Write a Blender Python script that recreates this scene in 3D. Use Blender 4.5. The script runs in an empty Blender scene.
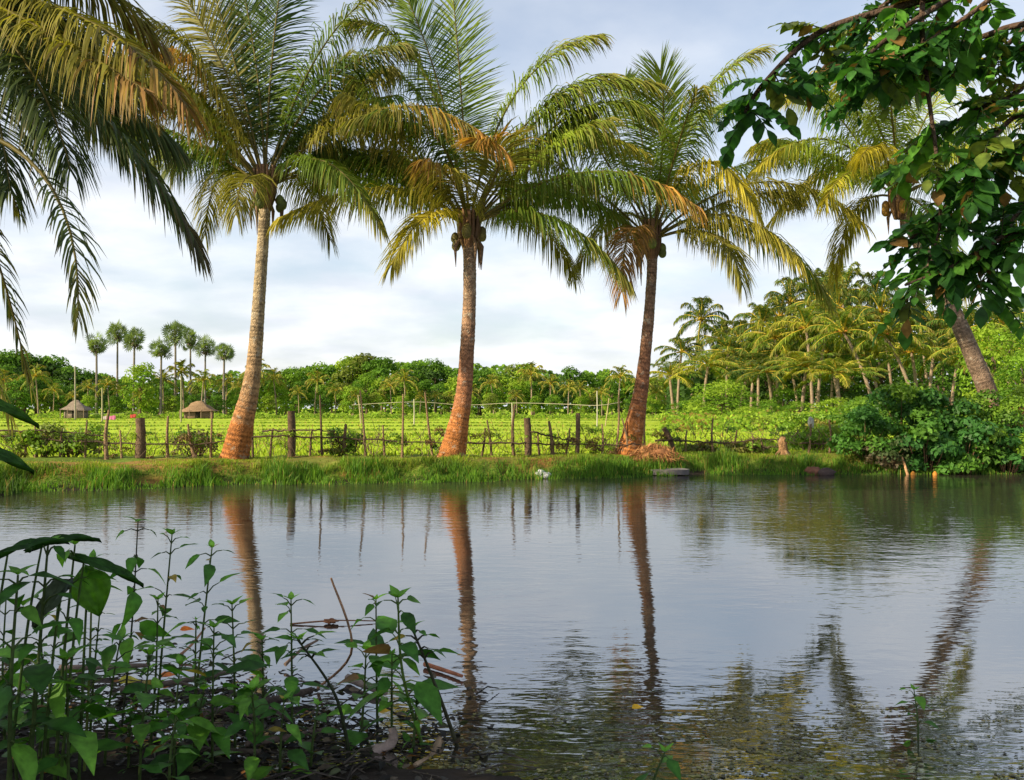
import bpy, math, random
import numpy as np
from mathutils import Vector

rng = np.random.default_rng(11)
random.seed(11)
scene = bpy.context.scene
COL = scene.collection
PI = math.pi
F, CX, CY, EYE = 967.0, 512.0, 390.0, 1.6
TILT = math.atan(17.0 / F)
CT, ST = math.cos(TILT), math.sin(TILT)

# ------------------------------------------------------------------ helpers
def P(px, py, Y):
    """the point at distance Y that a picture position looks at"""
    u, v = (px - CX) / F, (CY - py) / F
    d = np.array([u, CT - v * ST, ST + v * CT])
    p = d * (Y / d[1])
    return np.array([p[0], Y, EYE + p[2]])

def unit(a):
    a = np.asarray(a, float)
    return a / np.maximum(np.linalg.norm(a, axis=-1, keepdims=True), 1e-9)

def sstep(a, b, x):
    t = np.clip((np.asarray(x, float) - a) / (b - a), 0, 1)
    return t * t * (3 - 2 * t)

def wob(x, y, s=1.0, k=0.0):
    """smooth pseudo noise about -1..1"""
    x = np.asarray(x, float) * s; y = np.asarray(y, float) * s
    return (np.sin(1.7 * x + 0.9 * y + k) * 0.35 + np.sin(-1.1 * x + 2.3 * y + 1.3 + 2 * k) * 0.3
            + np.sin(3.9 * x + 3.1 * y + 0.4 - k) * 0.2 + np.sin(-5.3 * x + 4.7 * y + 2.1 + k) * 0.15)

ORIGIN = {}

class MB:
    def __init__(self):
        self.v, self.c, self.q, self.t, self.n = [], [], [], [], 0
    def add(self, v, f, c):
        v = np.asarray(v, float).reshape(-1, 3); f = np.asarray(f, int)
        c = np.asarray(c, float)
        if c.ndim == 1: c = np.tile(c, (len(v), 1))
        self.v.append(v); self.c.append(c)
        (self.q if f.shape[1] == 4 else self.t).append(f + self.n)
        self.n += len(v)
    def mesh(self, name, mat, off=(0, 0, 0), smooth=False):
        v = np.concatenate(self.v) - np.asarray(off, float); c = np.clip(np.concatenate(self.c), 0, 1)
        q = np.concatenate(self.q) if self.q else np.zeros((0, 4), int)
        t = np.concatenate(self.t) if self.t else np.zeros((0, 3), int)
        me = bpy.data.meshes.new(name)
        me.vertices.add(len(v)); me.vertices.foreach_set('co', v.astype(np.float32).ravel())
        li = np.concatenate([q.ravel(), t.ravel()]).astype(np.int32)
        me.loops.add(len(li)); me.loops.foreach_set('vertex_index', li)
        ls = np.concatenate([np.arange(len(q)) * 4, len(q) * 4 + np.arange(len(t)) * 3]).astype(np.int32)
        me.polygons.add(len(ls)); me.polygons.foreach_set('loop_start', ls)
        if smooth: me.polygons.foreach_set('use_smooth', np.ones(len(ls), bool))
        me.update(calc_edges=True)
        a = me.color_attributes.new('Col', 'FLOAT_COLOR', 'POINT')
        a.data.foreach_set('color', np.hstack([c, np.ones((len(c), 1))]).astype(np.float32).ravel())
        me.materials.append(mat)
        return me
    def build(self, name, mat, parent=None, smooth=False, at=None):
        off = ORIGIN[parent.name] if parent is not None else (at if at is not None else (0, 0, 0))
        o = bpy.data.objects.new(name, self.mesh(name, mat, off, smooth))
        COL.objects.link(o)
        if parent is not None: o.parent = parent
        else: o.location = off
        ORIGIN[o.name] = off
        return o

def tag(o, label=None, cat=None, group=None, kind=None):
    if label: o['label'] = label
    if cat: o['category'] = cat
    if group: o['group'] = group
    if kind: o['kind'] = kind
    return o

def thing(name, label, cat, loc, group=None):
    o = bpy.data.objects.new(name, None); COL.objects.link(o)
    o.empty_display_size = 0.1
    o.location = tuple(float(a) for a in loc); ORIGIN[o.name] = np.asarray(loc, float)
    return tag(o, label, cat, group)

def tube(mb, pts, rad, n, col, cap=True):
    pts = np.asarray(pts, float); m = len(pts)
    rad = np.full(m, rad, float) if np.isscalar(rad) else np.asarray(rad, float)
    T = unit(np.gradient(pts, axis=0))
    ref = np.array([0.13, 1, 0.07]) if abs(T[:, 1]).mean() < 0.8 else np.array([1, 0.1, 0.2])
    S = unit(np.cross(T, ref)); N = np.cross(S, T)
    a = np.arange(n) * 2 * PI / n
    ring = (S[:, None, :] * np.cos(a)[None, :, None] + N[:, None, :] * np.sin(a)[None, :, None])
    v = pts[:, None, :] + ring * rad[:, None, None]
    v = v.reshape(-1, 3)
    i, j = np.meshgrid(np.arange(m - 1), np.arange(n), indexing='ij'); i = i.ravel(); j = j.ravel()
    f = np.stack([i * n + j, i * n + (j + 1) % n, (i + 1) * n + (j + 1) % n, (i + 1) * n + j], 1)
    c = np.asarray(col, float)
    if c.ndim == 2: c = np.repeat(c, n, 0)
    mb.add(v, f, c)
    if cap:
        cc = c if c.ndim == 1 else c[0]
        k = np.arange(n)
        for r, flip in ((0, 1), (m - 1, 0)):
            vv = np.vstack([v[r * n:(r + 1) * n], pts[r][None]])
            ff = np.stack([k, (k + 1) % n, np.full(n, n)], 1)
            mb.add(vv, ff[:, ::-1] if flip else ff, cc if c.ndim == 1 else c[r * n])

def catmull(pts, n):
    pts = np.asarray(pts, float)
    k = len(pts); t = np.linspace(0, k - 1, n); i = np.clip(t.astype(int), 0, k - 2); u = (t - i)[:, None]
    p0 = pts[np.maximum(i - 1, 0)]; p1 = pts[i]; p2 = pts[i + 1]; p3 = pts[np.minimum(i + 2, k - 1)]
    return 0.5 * (2 * p1 + (p2 - p0) * u + (2 * p0 - 5 * p1 + 4 * p2 - p3) * u ** 2 + (3 * p1 - p0 - 3 * p2 + p3) * u ** 3)

def bez(A, C, B, t):
    t = np.asarray(t, float)[:, None]
    return (1 - t) ** 2 * A + 2 * t * (1 - t) * C + t ** 2 * B

def frond(mb, A, C, B, t0=0.2, n=60, L=0.9, w=0.045, droop=1.0, col=(.06, .11, .02), tip=None, tipstart=0.6, rach=0.03,
          rcol=(.16, .13, .03), az=None, seg=3, vee=0.35, miss=0.07):
    """a pinnate palm leaf along a bent midrib: real leaflets either side, bending down under their weight"""
    A, C, B = (np.asarray(a, float) for a in (A, C, B))
    tt = np.linspace(0, 1, 14); pc = bez(A, C, B, tt)
    tube(mb, pc, rach * (1 - 0.85 * tt) + 0.004, 5, np.asarray(rcol), cap=False)
    t = np.linspace(t0, 0.995, n); u = (t - t0) / (1 - t0)
    p = bez(A, C, B, t); T = unit(2 * (1 - t)[:, None] * (C - A) + 2 * t[:, None] * (B - C))
    h = (B - A) * np.array([1, 1, 0]) if az is None else np.asarray(az, float)
    if np.linalg.norm(h) < 0.15: h = np.array([0.7, 0.7, 0])
    S = unit(np.cross(unit(h), [0, 0, 1.0]))
    S = unit(S[None] - T * (T @ S)[:, None]); N = np.cross(S, T)
    prof = L * (0.30 + 0.70 * np.sin(PI * np.clip(0.13 + 0.78 * u, 0, 1)) ** 0.8)
    ang = np.radians(72 - 50 * u ** 1.4)
    col = np.asarray(col, float); tip = col if tip is None else np.asarray(tip, float)
    for s in (-1, 1):
        keep = rng.random(n) > miss
        m = int(keep.sum())
        a = ang[keep] + rng.normal(0, 0.07, m); V = vee + rng.normal(0, 0.13, m)
        Lk = prof[keep] * rng.uniform(0.82, 1.1, m)
        Tk, Nk, Sk = T[keep], N[keep], S[keep]
        d0 = np.cos(a)[:, None] * Tk + np.sin(a)[:, None] * (s * Sk * np.cos(V)[:, None] + Nk * np.sin(V)[:, None])
        g = droop * rng.uniform(0.55, 1.6, m)
        q = [p[keep]]; dirs = []
        for k in range(seg):
            d = unit(d0 + np.array([0, 0, -1.0]) * (g * (k + 0.35) / seg * 1.5)[:, None])
            dirs.append(d); q.append(q[-1] + d * (Lk / seg)[:, None])
        dirs.append(dirs[-1])
        ws = {3: [0.55, 1.0, 0.75, 0.06], 2: [0.7, 1.0, 0.08], 1: [1.0, 0.15]}[seg]
        tw = rng.normal(0, 0.5, m)
        vs = []
        for k in range(seg + 1):
            W = unit(Tk - dirs[k] * np.sum(Tk * dirs[k], 1, keepdims=True))
            M = np.cross(W, dirs[k])
            W = W * np.cos(tw)[:, None] + M * np.sin(tw)[:, None]
            hw = W * (w * ws[k] * 0.5)
            vs += [q[k] - hw, q[k] + hw]
        v = np.stack(vs, 1)
        nv = 2 * (seg + 1)
        base = (np.arange(m) * nv)[:, None]
        f = np.concatenate([base + np.array([2 * k, 2 * k + 1, 2 * k + 3, 2 * k + 2]) for k in range(seg)])
        mixf = sstep(tipstart, 1.0, u[keep] + rng.normal(0, 0.17, m))[:, None]
        ck = (col * (1 - mixf) + tip * mixf) * rng.uniform(0.72, 1.3, (m, 1))
        ck = np.repeat(ck[:, None, :], nv, 1)
        dry = rng.random(m) < 0.35
        ck[dry, -2:, :] = ck[dry, -2:, :] * 0.35 + np.array([.25, .15, .05]) * 0.65
        mb.add(v, f, ck.reshape(-1, 3))

def diamonds(mb, c, d, nrm, L, W, col):
    """small leaf faces: four corners, pointed at both ends"""
    c = np.asarray(c, float); m = len(c)
    d = unit(d); s = unit(np.cross(d, nrm)); L = np.broadcast_to(L, m)[:, None]; W = np.broadcast_to(W, m)[:, None]
    v = np.stack([c - d * L * .5, c + s * W * .5, c + d * L * .5, c - s * W * .5], 1)
    f = (np.arange(m) * 4)[:, None] + np.arange(4)
    mb.add(v, f, np.repeat(np.broadcast_to(col, (m, 3)), 4, 0))

def ovate(mb, base, d, nrm, L, W, col, droop=0.3, fold=0.25, wide=0.42):
    """modelled leaves: five stations along a midrib, folded and bent, pointed tip"""
    base = np.asarray(base, float); m = len(base)
    d = unit(d); s = unit(np.cross(d, nrm)); n = np.cross(s, d)
    L = np.broadcast_to(L, m).astype(float); W = np.broadcast_to(W, m).astype(float)
    droop = np.broadcast_to(droop, m); fold = np.broadcast_to(fold, m)
    st = np.array([0, .14, .32, .55, .8, 1.0]); pw = np.array([.06, .72, 1.0, .84, .38, .02])
    if wide > .5: pw = np.array([.06, .5, .85, 1.0, .6, .03])
    vs = []
    for k in range(6):
        ctr = base + d * (L * st[k])[:, None] - n * (L * droop * st[k] ** 2)[:, None]
        half = (W * .5 * pw[k])
        up = n * (half * fold)[:, None]
        wavy = n * (rng.normal(0, .05, m) * W * pw[k])[:, None]
        vs += [ctr - s * half[:, None] + up + wavy, ctr, ctr + s * half[:, None] + up - wavy]
    v = np.stack(vs, 1)
    fs = []
    for k in range(5):
        a = 3 * k
        fs += [[a, a + 1, a + 4, a + 3], [a + 1, a + 2, a + 5, a + 4]]
    f = np.concatenate([(np.arange(m) * 18)[:, None] + np.array(x) for x in fs])
    c = np.broadcast_to(col, (m, 3)).copy()
    c = np.repeat(c[:, None, :], 18, 1)
    c[:, 1::3, :] *= 1.25
    mb.add(v, f, c.reshape(-1, 3))

def box(mb, c, h, col, rot=None):
    s = np.array([[-1, -1, -1], [1, -1, -1], [1, 1, -1], [-1, 1, -1], [-1, -1, 1], [1, -1, 1], [1, 1, 1], [-1, 1, 1]], float) * np.asarray(h)
    if rot is not None: s = s @ np.asarray(rot).T
    mb.add(s + np.asarray(c), [[0, 3, 2, 1], [4, 5, 6, 7], [0, 1, 5, 4], [1, 2, 6, 5], [2, 3, 7, 6], [3, 0, 4, 7]], col)

def lump(mb, c, r, col, amp=0.25, nu=14, nv=9, freq=2.0, seed=0):
    """a rounded irregular lump, flattened underneath"""
    a = np.arange(nu) * 2 * PI / nu; b = np.linspace(-PI / 2, PI / 2, nv)
    A, B = np.meshgrid(a, b)
    d = np.stack([np.cos(B) * np.cos(A), np.cos(B) * np.sin(A), np.sin(B)], -1)
    k = 1 + amp * wob(d[..., 0] * freq + seed, d[..., 1] * freq + d[..., 2] * 1.3 * freq, 1.0, seed)
    v = np.asarray(c) + d * k[..., None] * np.asarray(r)
    v = v.reshape(-1, 3)
    i, j = np.meshgrid(np.arange(nv - 1), np.arange(nu), indexing='ij'); i = i.ravel(); j = j.ravel()
    f = np.stack([i * nu + j, i * nu + (j + 1) % nu, (i + 1) * nu + (j + 1) % nu, (i + 1) * nu + j], 1)
    cc = np.asarray(col) * (1 + 0.25 * wob(v[:, 0] * 9, v[:, 1] * 9 + v[:, 2] * 7))[:, None]
    mb.add(v, f, cc)

# ------------------------------------------------------------------ materials
def new_mat(name):
    m = bpy.data.materials.new(name); m.use_nodes = True
    nt = m.node_tree; nt.nodes.clear()
    return m, nt, nt.nodes.new, nt.links.new

def attr_mat(name, rough=0.6, trans=0.0, spec=0.3, nscale=6.0, namt=0.35, bump=0.0, bscale=20.0, lichen=False):
    """colour from the mesh's own Col attribute, broken up with noise; optional leaf translucency and bump"""
    m, nt, N, K = new_mat(name)
    out = N('ShaderNodeOutputMaterial'); b = N('ShaderNodeBsdfPrincipled')
    at = N('ShaderNodeAttribute'); at.attribute_name = 'Col'
    geo = N('ShaderNodeTexCoord'); no = N('ShaderNodeTexNoise')
    no.inputs['Scale'].default_value = nscale; no.inputs['Detail'].default_value = 4
    K(geo.outputs['Object'], no.inputs['Vector'])
    mr = N('ShaderNodeMapRange'); mr.inputs[1].default_value = 0.25; mr.inputs[2].default_value = 0.75
    mr.inputs[3].default_value = 1 - namt; mr.inputs[4].default_value = 1 + namt
    K(no.outputs['Fac'], mr.inputs[0])
    mul = N('ShaderNodeVectorMath'); mul.operation = 'SCALE'
    K(at.outputs['Color'], mul.inputs[0]); K(mr.outputs[0], mul.inputs['Scale'])
    if lichen:                    # pale lichen and dark stain blotches of irregular shape
        src = mul.outputs[0]
        for sc_, lo, hi, col_, amt in ((5.5, .56, .64, (.46, .42, .33, 1), .55), (3.4, .57, .68, (.07, .05, .035, 1), .6)):
            nl_ = N('ShaderNodeTexNoise'); nl_.inputs['Scale'].default_value = sc_; nl_.inputs['Detail'].default_value = 8; nl_.inputs['Roughness'].default_value = .7
            K(geo.outputs['Object'], nl_.inputs['Vector'])
            ml_ = N('ShaderNodeMapRange'); ml_.inputs[1].default_value = lo; ml_.inputs[2].default_value = hi; ml_.inputs[4].default_value = amt; K(nl_.outputs['Fac'], ml_.inputs[0])
            mx_ = N('ShaderNodeMix'); mx_.data_type = 'RGBA'; mx_.inputs[7].default_value = col_
            K(ml_.outputs[0], mx_.inputs[0]); K(src, mx_.inputs[6]); src = mx_.outputs[2]
        K(src, b.inputs['Base Color'])
    else:
        K(mul.outputs[0], b.inputs['Base Color'])
    b.inputs['Roughness'].default_value = rough; b.inputs['Specular IOR Level'].default_value = spec
    if bump > 0:
        n2 = N('ShaderNodeTexNoise'); n2.inputs['Scale'].default_value = bscale; n2.inputs['Detail'].default_value = 6
        K(geo.outputs['Object'], n2.inputs['Vector'])
        bp = N('ShaderNodeBump'); bp.inputs['Strength'].default_value = bump; bp.inputs['Distance'].default_value = 0.05
        K(n2.outputs['Fac'], bp.inputs['Height']); K(bp.outputs[0], b.inputs['Normal'])
    if trans > 0:
        tr = N('ShaderNodeBsdfTranslucent'); mx = N('ShaderNodeMixShader'); mx.inputs[0].default_value = trans
        hs = N('ShaderNodeVectorMath'); hs.operation = 'MULTIPLY'; hs.inputs[1].default_value = (1.5, 1.6, 0.7)
        K(mul.outputs[0], hs.inputs[0]); K(hs.outputs[0], tr.inputs['Color'])
        K(b.outputs[0], mx.inputs[1]); K(tr.outputs[0], mx.inputs[2]); K(mx.outputs[0], out.inputs[0])
    else:
        K(b.outputs[0], out.inputs[0])
    return m

M_FROND = attr_mat('palm_leaf', 0.55, 0.32, 0.22, 3.0, 0.25)
M_LEAF = attr_mat('broad_leaf', 0.5, 0.34, 0.22, 28.0, 0.45)
M_FAR = attr_mat('far_foliage', 0.75, 0.38, 0.12, 0.6, 0.35)
M_GRASS = attr_mat('grass_blade', 0.6, 0.35, 0.2, 1.2, 0.35)
M_BARK = attr_mat('bark', 0.85, 0, 0.12, 16.0, 0.55, 1.0, 34.0, True)
M_WOOD = attr_mat('weathered_wood', 0.85, 0, 0.15, 14.0, 0.4, 0.5, 30.0)
M_THATCH = attr_mat('thatch', 0.95, 0, 0.05, 5.0, 0.4, 0.6, 8.0)
M_GROUND = attr_mat('earth', 0.95, 0, 0.1, 1.6, 0.45, 0.8, 7.0)
M_CLOTH = attr_mat('cloth', 0.9, 0, 0.1, 8.0, 0.12)
M_STONE = attr_mat('stone', 0.85, 0, 0.25, 6.0, 0.35, 0.5, 12.0)
M_PAINT = attr_mat('pale_pole', 0.7, 0, 0.3, 6.0, 0.15)
M_HUSK = attr_mat('husk', 0.6, 0, 0.3, 12.0, 0.3)

def water_mat():
    m, nt, N, K = new_mat('pond_water')
    out = N('ShaderNodeOutputMaterial')
    gl = N('ShaderNodeBsdfGlossy'); gl.inputs['Roughness'].default_value = 0.035; gl.inputs['Color'].default_value = (.95, .96, .98, 1)
    di = N('ShaderNodeBsdfDiffuse'); di.inputs['Color'].default_value = (.030, .027, .020, 1)
    fr = N('ShaderNodeFresnel'); fr.inputs['IOR'].default_value = 5.5
    mx = N('ShaderNodeMixShader')
    tc = N('ShaderNodeTexCoord')
    mp = N('ShaderNodeMapping'); mp.inputs['Scale'].default_value = (0.8, 1.6, 1)
    K(tc.outputs['Object'], mp.inputs['Vector'])
    n1 = N('ShaderNodeTexNoise'); n1.inputs['Scale'].default_value = 3.2; n1.inputs['Detail'].default_value = 3; n1.inputs['Roughness'].default_value = .6
    K(mp.outputs[0], n1.inputs['Vector'])
    # wind patches: calmer water near the banks, ruffled in the middle
    n2 = N('ShaderNodeTexNoise'); n2.inputs['Scale'].default_value = 0.28; n2.inputs['Detail'].default_value = 2
    K(tc.outputs['Object'], n2.inputs['Vector'])
    mr = N('ShaderNodeMapRange'); mr.inputs[1].default_value = .35; mr.inputs[2].default_value = .65
    mr.inputs[3].default_value = .12; mr.inputs[4].default_value = 1.15
    K(n2.outputs['Fac'], mr.inputs[0])
    sp = N('ShaderNodeSeparateXYZ'); K(tc.outputs['Object'], sp.inputs[0])
    fr2 = N('ShaderNodeMapRange'); fr2.inputs[1].default_value = 12; fr2.inputs[2].default_value = 19; fr2.inputs[3].default_value = 0; fr2.inputs[4].default_value = 1.1
    K(sp.outputs[1], fr2.inputs[0])
    ad = N('ShaderNodeMath'); ad.operation = 'ADD'; K(mr.outputs[0], ad.inputs[0]); K(fr2.outputs[0], ad.inputs[1])
    ml = N('ShaderNodeMath'); ml.operation = 'MULTIPLY'
    K(n1.outputs['Fac'], ml.inputs[0]); K(ad.outputs[0], ml.inputs[1])
    bp = N('ShaderNodeBump'); bp.inputs['Strength'].default_value = 1.0; bp.inputs['Distance'].default_value = 0.006
    K(ml.outputs[0], bp.inputs['Height'])
    for s in (gl, di, fr): K(bp.outputs[0], s.inputs['Normal'])
    K(fr.outputs[0], mx.inputs[0]); K(di.outputs[0], mx.inputs[1]); K(gl.outputs[0], mx.inputs[2])
    K(mx.outputs[0], out.inputs[0])
    return m
M_WATER = water_mat()

# ------------------------------------------------------------------ terrain
FX = np.array([-30, -11, -9, -7.5, -5.5, -3, -1, 1, 2.6, 5, 8.5, 12.2, 30])
FY = np.array([17.6, 18.2, 18.5, 19.0, 20.0, 20.4, 20.8, 21.6, 22.3, 23.0, 23.2, 23.3, 23.6])
NX = np.array([-14, -5, -3, -1.2, 0.3, 1.5, 4, 14]); NY = np.array([7.5, 5.4, 4.9, 4.5, 4.0, 3.4, 3.1, 3.4])

def yfar(x): return np.interp(x, FX, FY) + 0.32 * wob(x, 0, 1.1) + 0.13 * wob(x, 3, 3.7)
def ynear(x): return np.interp(x, NX, NY) + 0.15 * wob(x, 1, 1.7)
def ground(x, y):
    x = np.asarray(x, float); y = np.asarray(y, float)
    xl = -9.4 + 0.5 * wob(0, y, 0.6)
    far = yfar(x) - y; near = y - ynear(x); side = np.minimum(x - xl, 14.3 - x)
    i1 = np.minimum(far, side)
    out = 0.40 * sstep(0, 1.2, -i1) + 0.05 * wob(x, y, 1.1) * sstep(.2, 1.2, -i1) + 0.02 * wob(x, y, 4.0) * sstep(.1, .8, -i1)
    inn = -0.55 * sstep(0, 1.6, i1)
    z = np.where(i1 > 0, inn, out)
    zn = np.clip(-near * 0.085, -0.6, 0.30) + 0.028 * wob(x, y, 2.6) + 0.016 * wob(x, y, 7.0, 1.0)
    z = np.where(i1 > 0, np.maximum(z, zn), np.where(y < 8, np.maximum(z, zn), z))
    z = z - 1.32 * np.clip((y - 26) / 194, 0, 1) * (y > 20)
    return z
def gz(x, y): return float(ground(x, y))
def G(px, Y, dz=0.0):
    x = P(px, 440, Y)[0]
    return np.array([x, Y, gz(x, Y) + dz])

def axis(lo, hi, parts):
    return np.unique(np.concatenate([np.linspace(lo, hi, 2)] + [np.arange(a, b, s) for a, b, s in parts]))
xs = axis(-700, 700, [(-16, 16, .2), (-60, 60, 2), (-200, 200, 12), (-700, 700, 100), (-4, 2, .1)])
ys = axis(-80, 1500, [(-80, 2, 6), (2, 6.5, .1), (6.5, 16, .6), (16, 28, .14), (28, 60, 1), (60, 300, 8), (300, 1500, 100)])
X, Y = np.meshgrid(xs, ys); Z = ground(X, Y)
v = np.stack([X, Y, Z], -1).reshape(-1, 3); nx, ny = len(xs), len(ys)
i, j = np.meshgrid(np.arange(ny - 1), np.arange(nx - 1), indexing='ij'); i = i.ravel(); j = j.ravel()
f = np.stack([i * nx + j, i * nx + j + 1, (i + 1) * nx + j + 1, (i + 1) * nx + j], 1)
gx, gy = v[:, 0], v[:, 1]
mud = np.array([.026, .020, .015]); soil = np.array([.26, .115, .040]); turf = np.array([.10, .15, .02]); rice = np.array([.29, .39, .022])
wpatch = .8 * sstep(.25, .7, wob(gx, gy, .9, 2.0))[:, None]
cg = turf * (1 - wpatch) + soil * wpatch
pathm = (sstep(.5, .9, gy - np.interp(gx, FX, FY)) * (1 - sstep(2.4, 3.2, gy - np.interp(gx, FX, FY))))[:, None]
pl_ = .3 + .7 * sstep(-4.5, -7, gx)[:, None]
cg = cg * (1 - pathm * .65 * pl_) + soil * pathm * .65 * pl_
fld = sstep(23.6, 25, gy - .12 * gx)[:, None]
rv = (1 + .22 * wob(gx * .10, gy * .35, 1.0) + .15 * wob(gx * .02, gy * 1.3, 1.0, 3.))[:, None]
dryp = (.45 * sstep(.25, .8, wob(gx * .35, gy * .55, 1.0, 5.)) * np.clip(1.6 - gy / 70, .25, 1))[:, None]
cg = cg * (1 - fld) + (rice * rv * (1 - dryp) + np.array([.34, .26, .06]) * dryp) * fld
low = sstep(.16, .02, v[:, 2])[:, None] * (gy < 26)[:, None]
cg = cg * (1 - low) + mud * low
nearm = (gy < 9)[:, None] * 1.0
cg = cg * (1 - nearm) + mud * nearm
gm = MB(); gm.add(v, f, cg)
tag(gm.build('ground', M_GROUND, smooth=True), kind='structure')

wm = MB()
wx = np.linspace(-40, 40, 41); wy = np.linspace(-6, 27.5, 18)
A_, B_ = np.meshgrid(wx, wy); wv = np.stack([A_, B_, 0 * A_], -1).reshape(-1, 3)
i, j = np.meshgrid(np.arange(17), np.arange(40), indexing='ij'); i = i.ravel(); j = j.ravel()
wm.add(wv, np.stack([i * 41 + j, i * 41 + j + 1, (i + 1) * 41 + j + 1, (i + 1) * 41 + j], 1), (.1, .1, .1))
tag(wm.build('pond_water', M_WATER), kind='structure')

# ------------------------------------------------------------------ grasses (beyond counting)
def blades(mb, p, h, w, col, lean=0.35):
    m = len(p); a = rng.uniform(0, 2 * PI, m)
    s = np.stack([np.cos(a), np.sin(a), 0 * a], 1)
    b = rng.uniform(0, 2 * PI, m); l = rng.uniform(0.1, 1, m) * lean
    t = np.stack([np.cos(b) * l, np.sin(b) * l, np.ones(m)], 1)
    h = np.broadcast_to(h, m)[:, None]; w = np.broadcast_to(w, m)[:, None]
    mid = p + t * np.array([.5, .5, 1]) * h * .55
    top = p + t * np.array([1.35, 1.35, .9]) * h
    v = np.stack([p - s * w, p + s * w, mid + s * w * .8, mid - s * w * .8, top + s * w * .1, top - s * w * .1], 1)
    k = (np.arange(m) * 6)[:, None]
    f = np.concatenate([k + np.array([0, 1, 2, 3]), k + np.array([3, 2, 4, 5])])
    mb.add(v, f, np.repeat(np.broadcast_to(col, (m, 3)), 6, 0))

def grass_col(m, a, b, dry=.1, d=(.30, .22, .06)):
    t = rng.random((m, 1)); c = np.asarray(a) * (1 - t) + np.asarray(b) * t
    c = c * rng.uniform(.75, 1.25, (m, 1)); k = rng.random(m) < dry
    c[k] = np.asarray(d) * rng.uniform(.7, 1.2, (int(k.sum()), 1))
    return c

g = MB()
m = 76000
x = rng.uniform(-14, 15, m); off = rng.beta(1.3, 1.9, m) * 3.6 - .25
keep = wob(x, off, .9, 4.) + .5 * wob(x, off, 2.3, 1.) + rng.normal(0, .25, m) > np.where(off > .95, -.12, -.55)
x, off = x[keep], off[keep]; y = yfar(x) + off
z = np.maximum(ground(x, y) - .02, -.05)
edge = np.exp(-((off - .45) / .6) ** 2)
clump = np.clip(.55 + .8 * wob(x, y, 1.9, 1.0) + .4 * wob(x, y, 4.3, 2.), .12, 1.7)
hh = (.05 + .30 * edge * clump ** 1.3) * rng.uniform(.6, 1.3, len(x))
dark = grass_col(len(x), (.045, .125, .014), (.14, .26, .02), .05)
lite = grass_col(len(x), (.15, .24, .02), (.26, .32, .03), .16)
t_ = np.clip(sstep(.5, 1.5, off + .5 * wob(x, y, 2.2)), 0, 1)[:, None]
blades(g, np.stack([x, y, z], 1), hh, .009, dark * (1 - t_) + lite * t_)
# the left shore of the pond
m = 9000
y = rng.uniform(9, 19, m); x = -9.4 + .5 * wob(0, y, .6) - rng.uniform(-.1, 3.0, m)
blades(g, np.stack([x, y, ground(x, y) - .02], 1), rng.uniform(.12, .4, m), .01, grass_col(m, (.035, .09, .014), (.09, .17, .02)))
tag(g.build('bank_grass', M_GRASS), 'lush green and straw coloured grass along the far bank of the pond', 'grass', kind='stuff')

g = MB()
m = 40000
y = 23.8 + 24 * rng.random(m) ** 1.5; x = (rng.random(m) - .5) * (1.25 * y + 6) + .5
ok = y - yfar(np.clip(x, -13, 14)) > 2.2; x, y = x[ok], y[ok]
hh = rng.uniform(.05, .15, len(x)) * np.where(wob(x * 1.3, y * 1.3) > .35, 1.9, 1.0) * (.8 + .3 * wob(x, y, .5))
blades(g, np.stack([x, y, ground(x, y) - .02], 1), hh, .006 + .0004 * y, grass_col(len(x), (.22, .34, .02), (.36, .44, .028), .12))
# taller darker growth on the bunds between the paddies
for yb, hb in ((31, .22), (38, .25), (47, .28), (60, .3), (78, .34), (105, .38), (145, .4), (188, .4)):
    m = int(2600 + 30 * yb)
    x = (rng.random(m) - .55) * 1.3 * yb; y = yb + .02 * x + 1.2 * wob(x, yb, .08) + rng.normal(0, .5 + .012 * yb, m)
    ok = wob(x * .09, y * .05 + yb, 1.0, yb) + rng.normal(0, .25, m) > -.1; x, y = x[ok], y[ok]; m = len(x)
    c = grass_col(m, (.10, .17, .016), (.24, .33, .024), .10, (.36, .28, .07))
    blades(g, np.stack([x, y, ground(x, y) - .02], 1), rng.uniform(.5, 1.1, m) * hb * .5, .0011 * yb + .004, c)
tag(g.build('paddy_grass', M_GRASS), 'bright yellow green rice and bund grass covering the flat field behind the fence', 'rice field', kind='stuff')

# ------------------------------------------------------------------ coconut palms round the pond
GRN, BRT, OLV = (.10, .155, .016), (.175, .235, .022), (.19, .175, .024)
DKG = (.055, .10, .016)
YEL, BRN, ORG = (.38, .32, .03), (.24, .13, .04), (.40, .20, .035)

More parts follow.
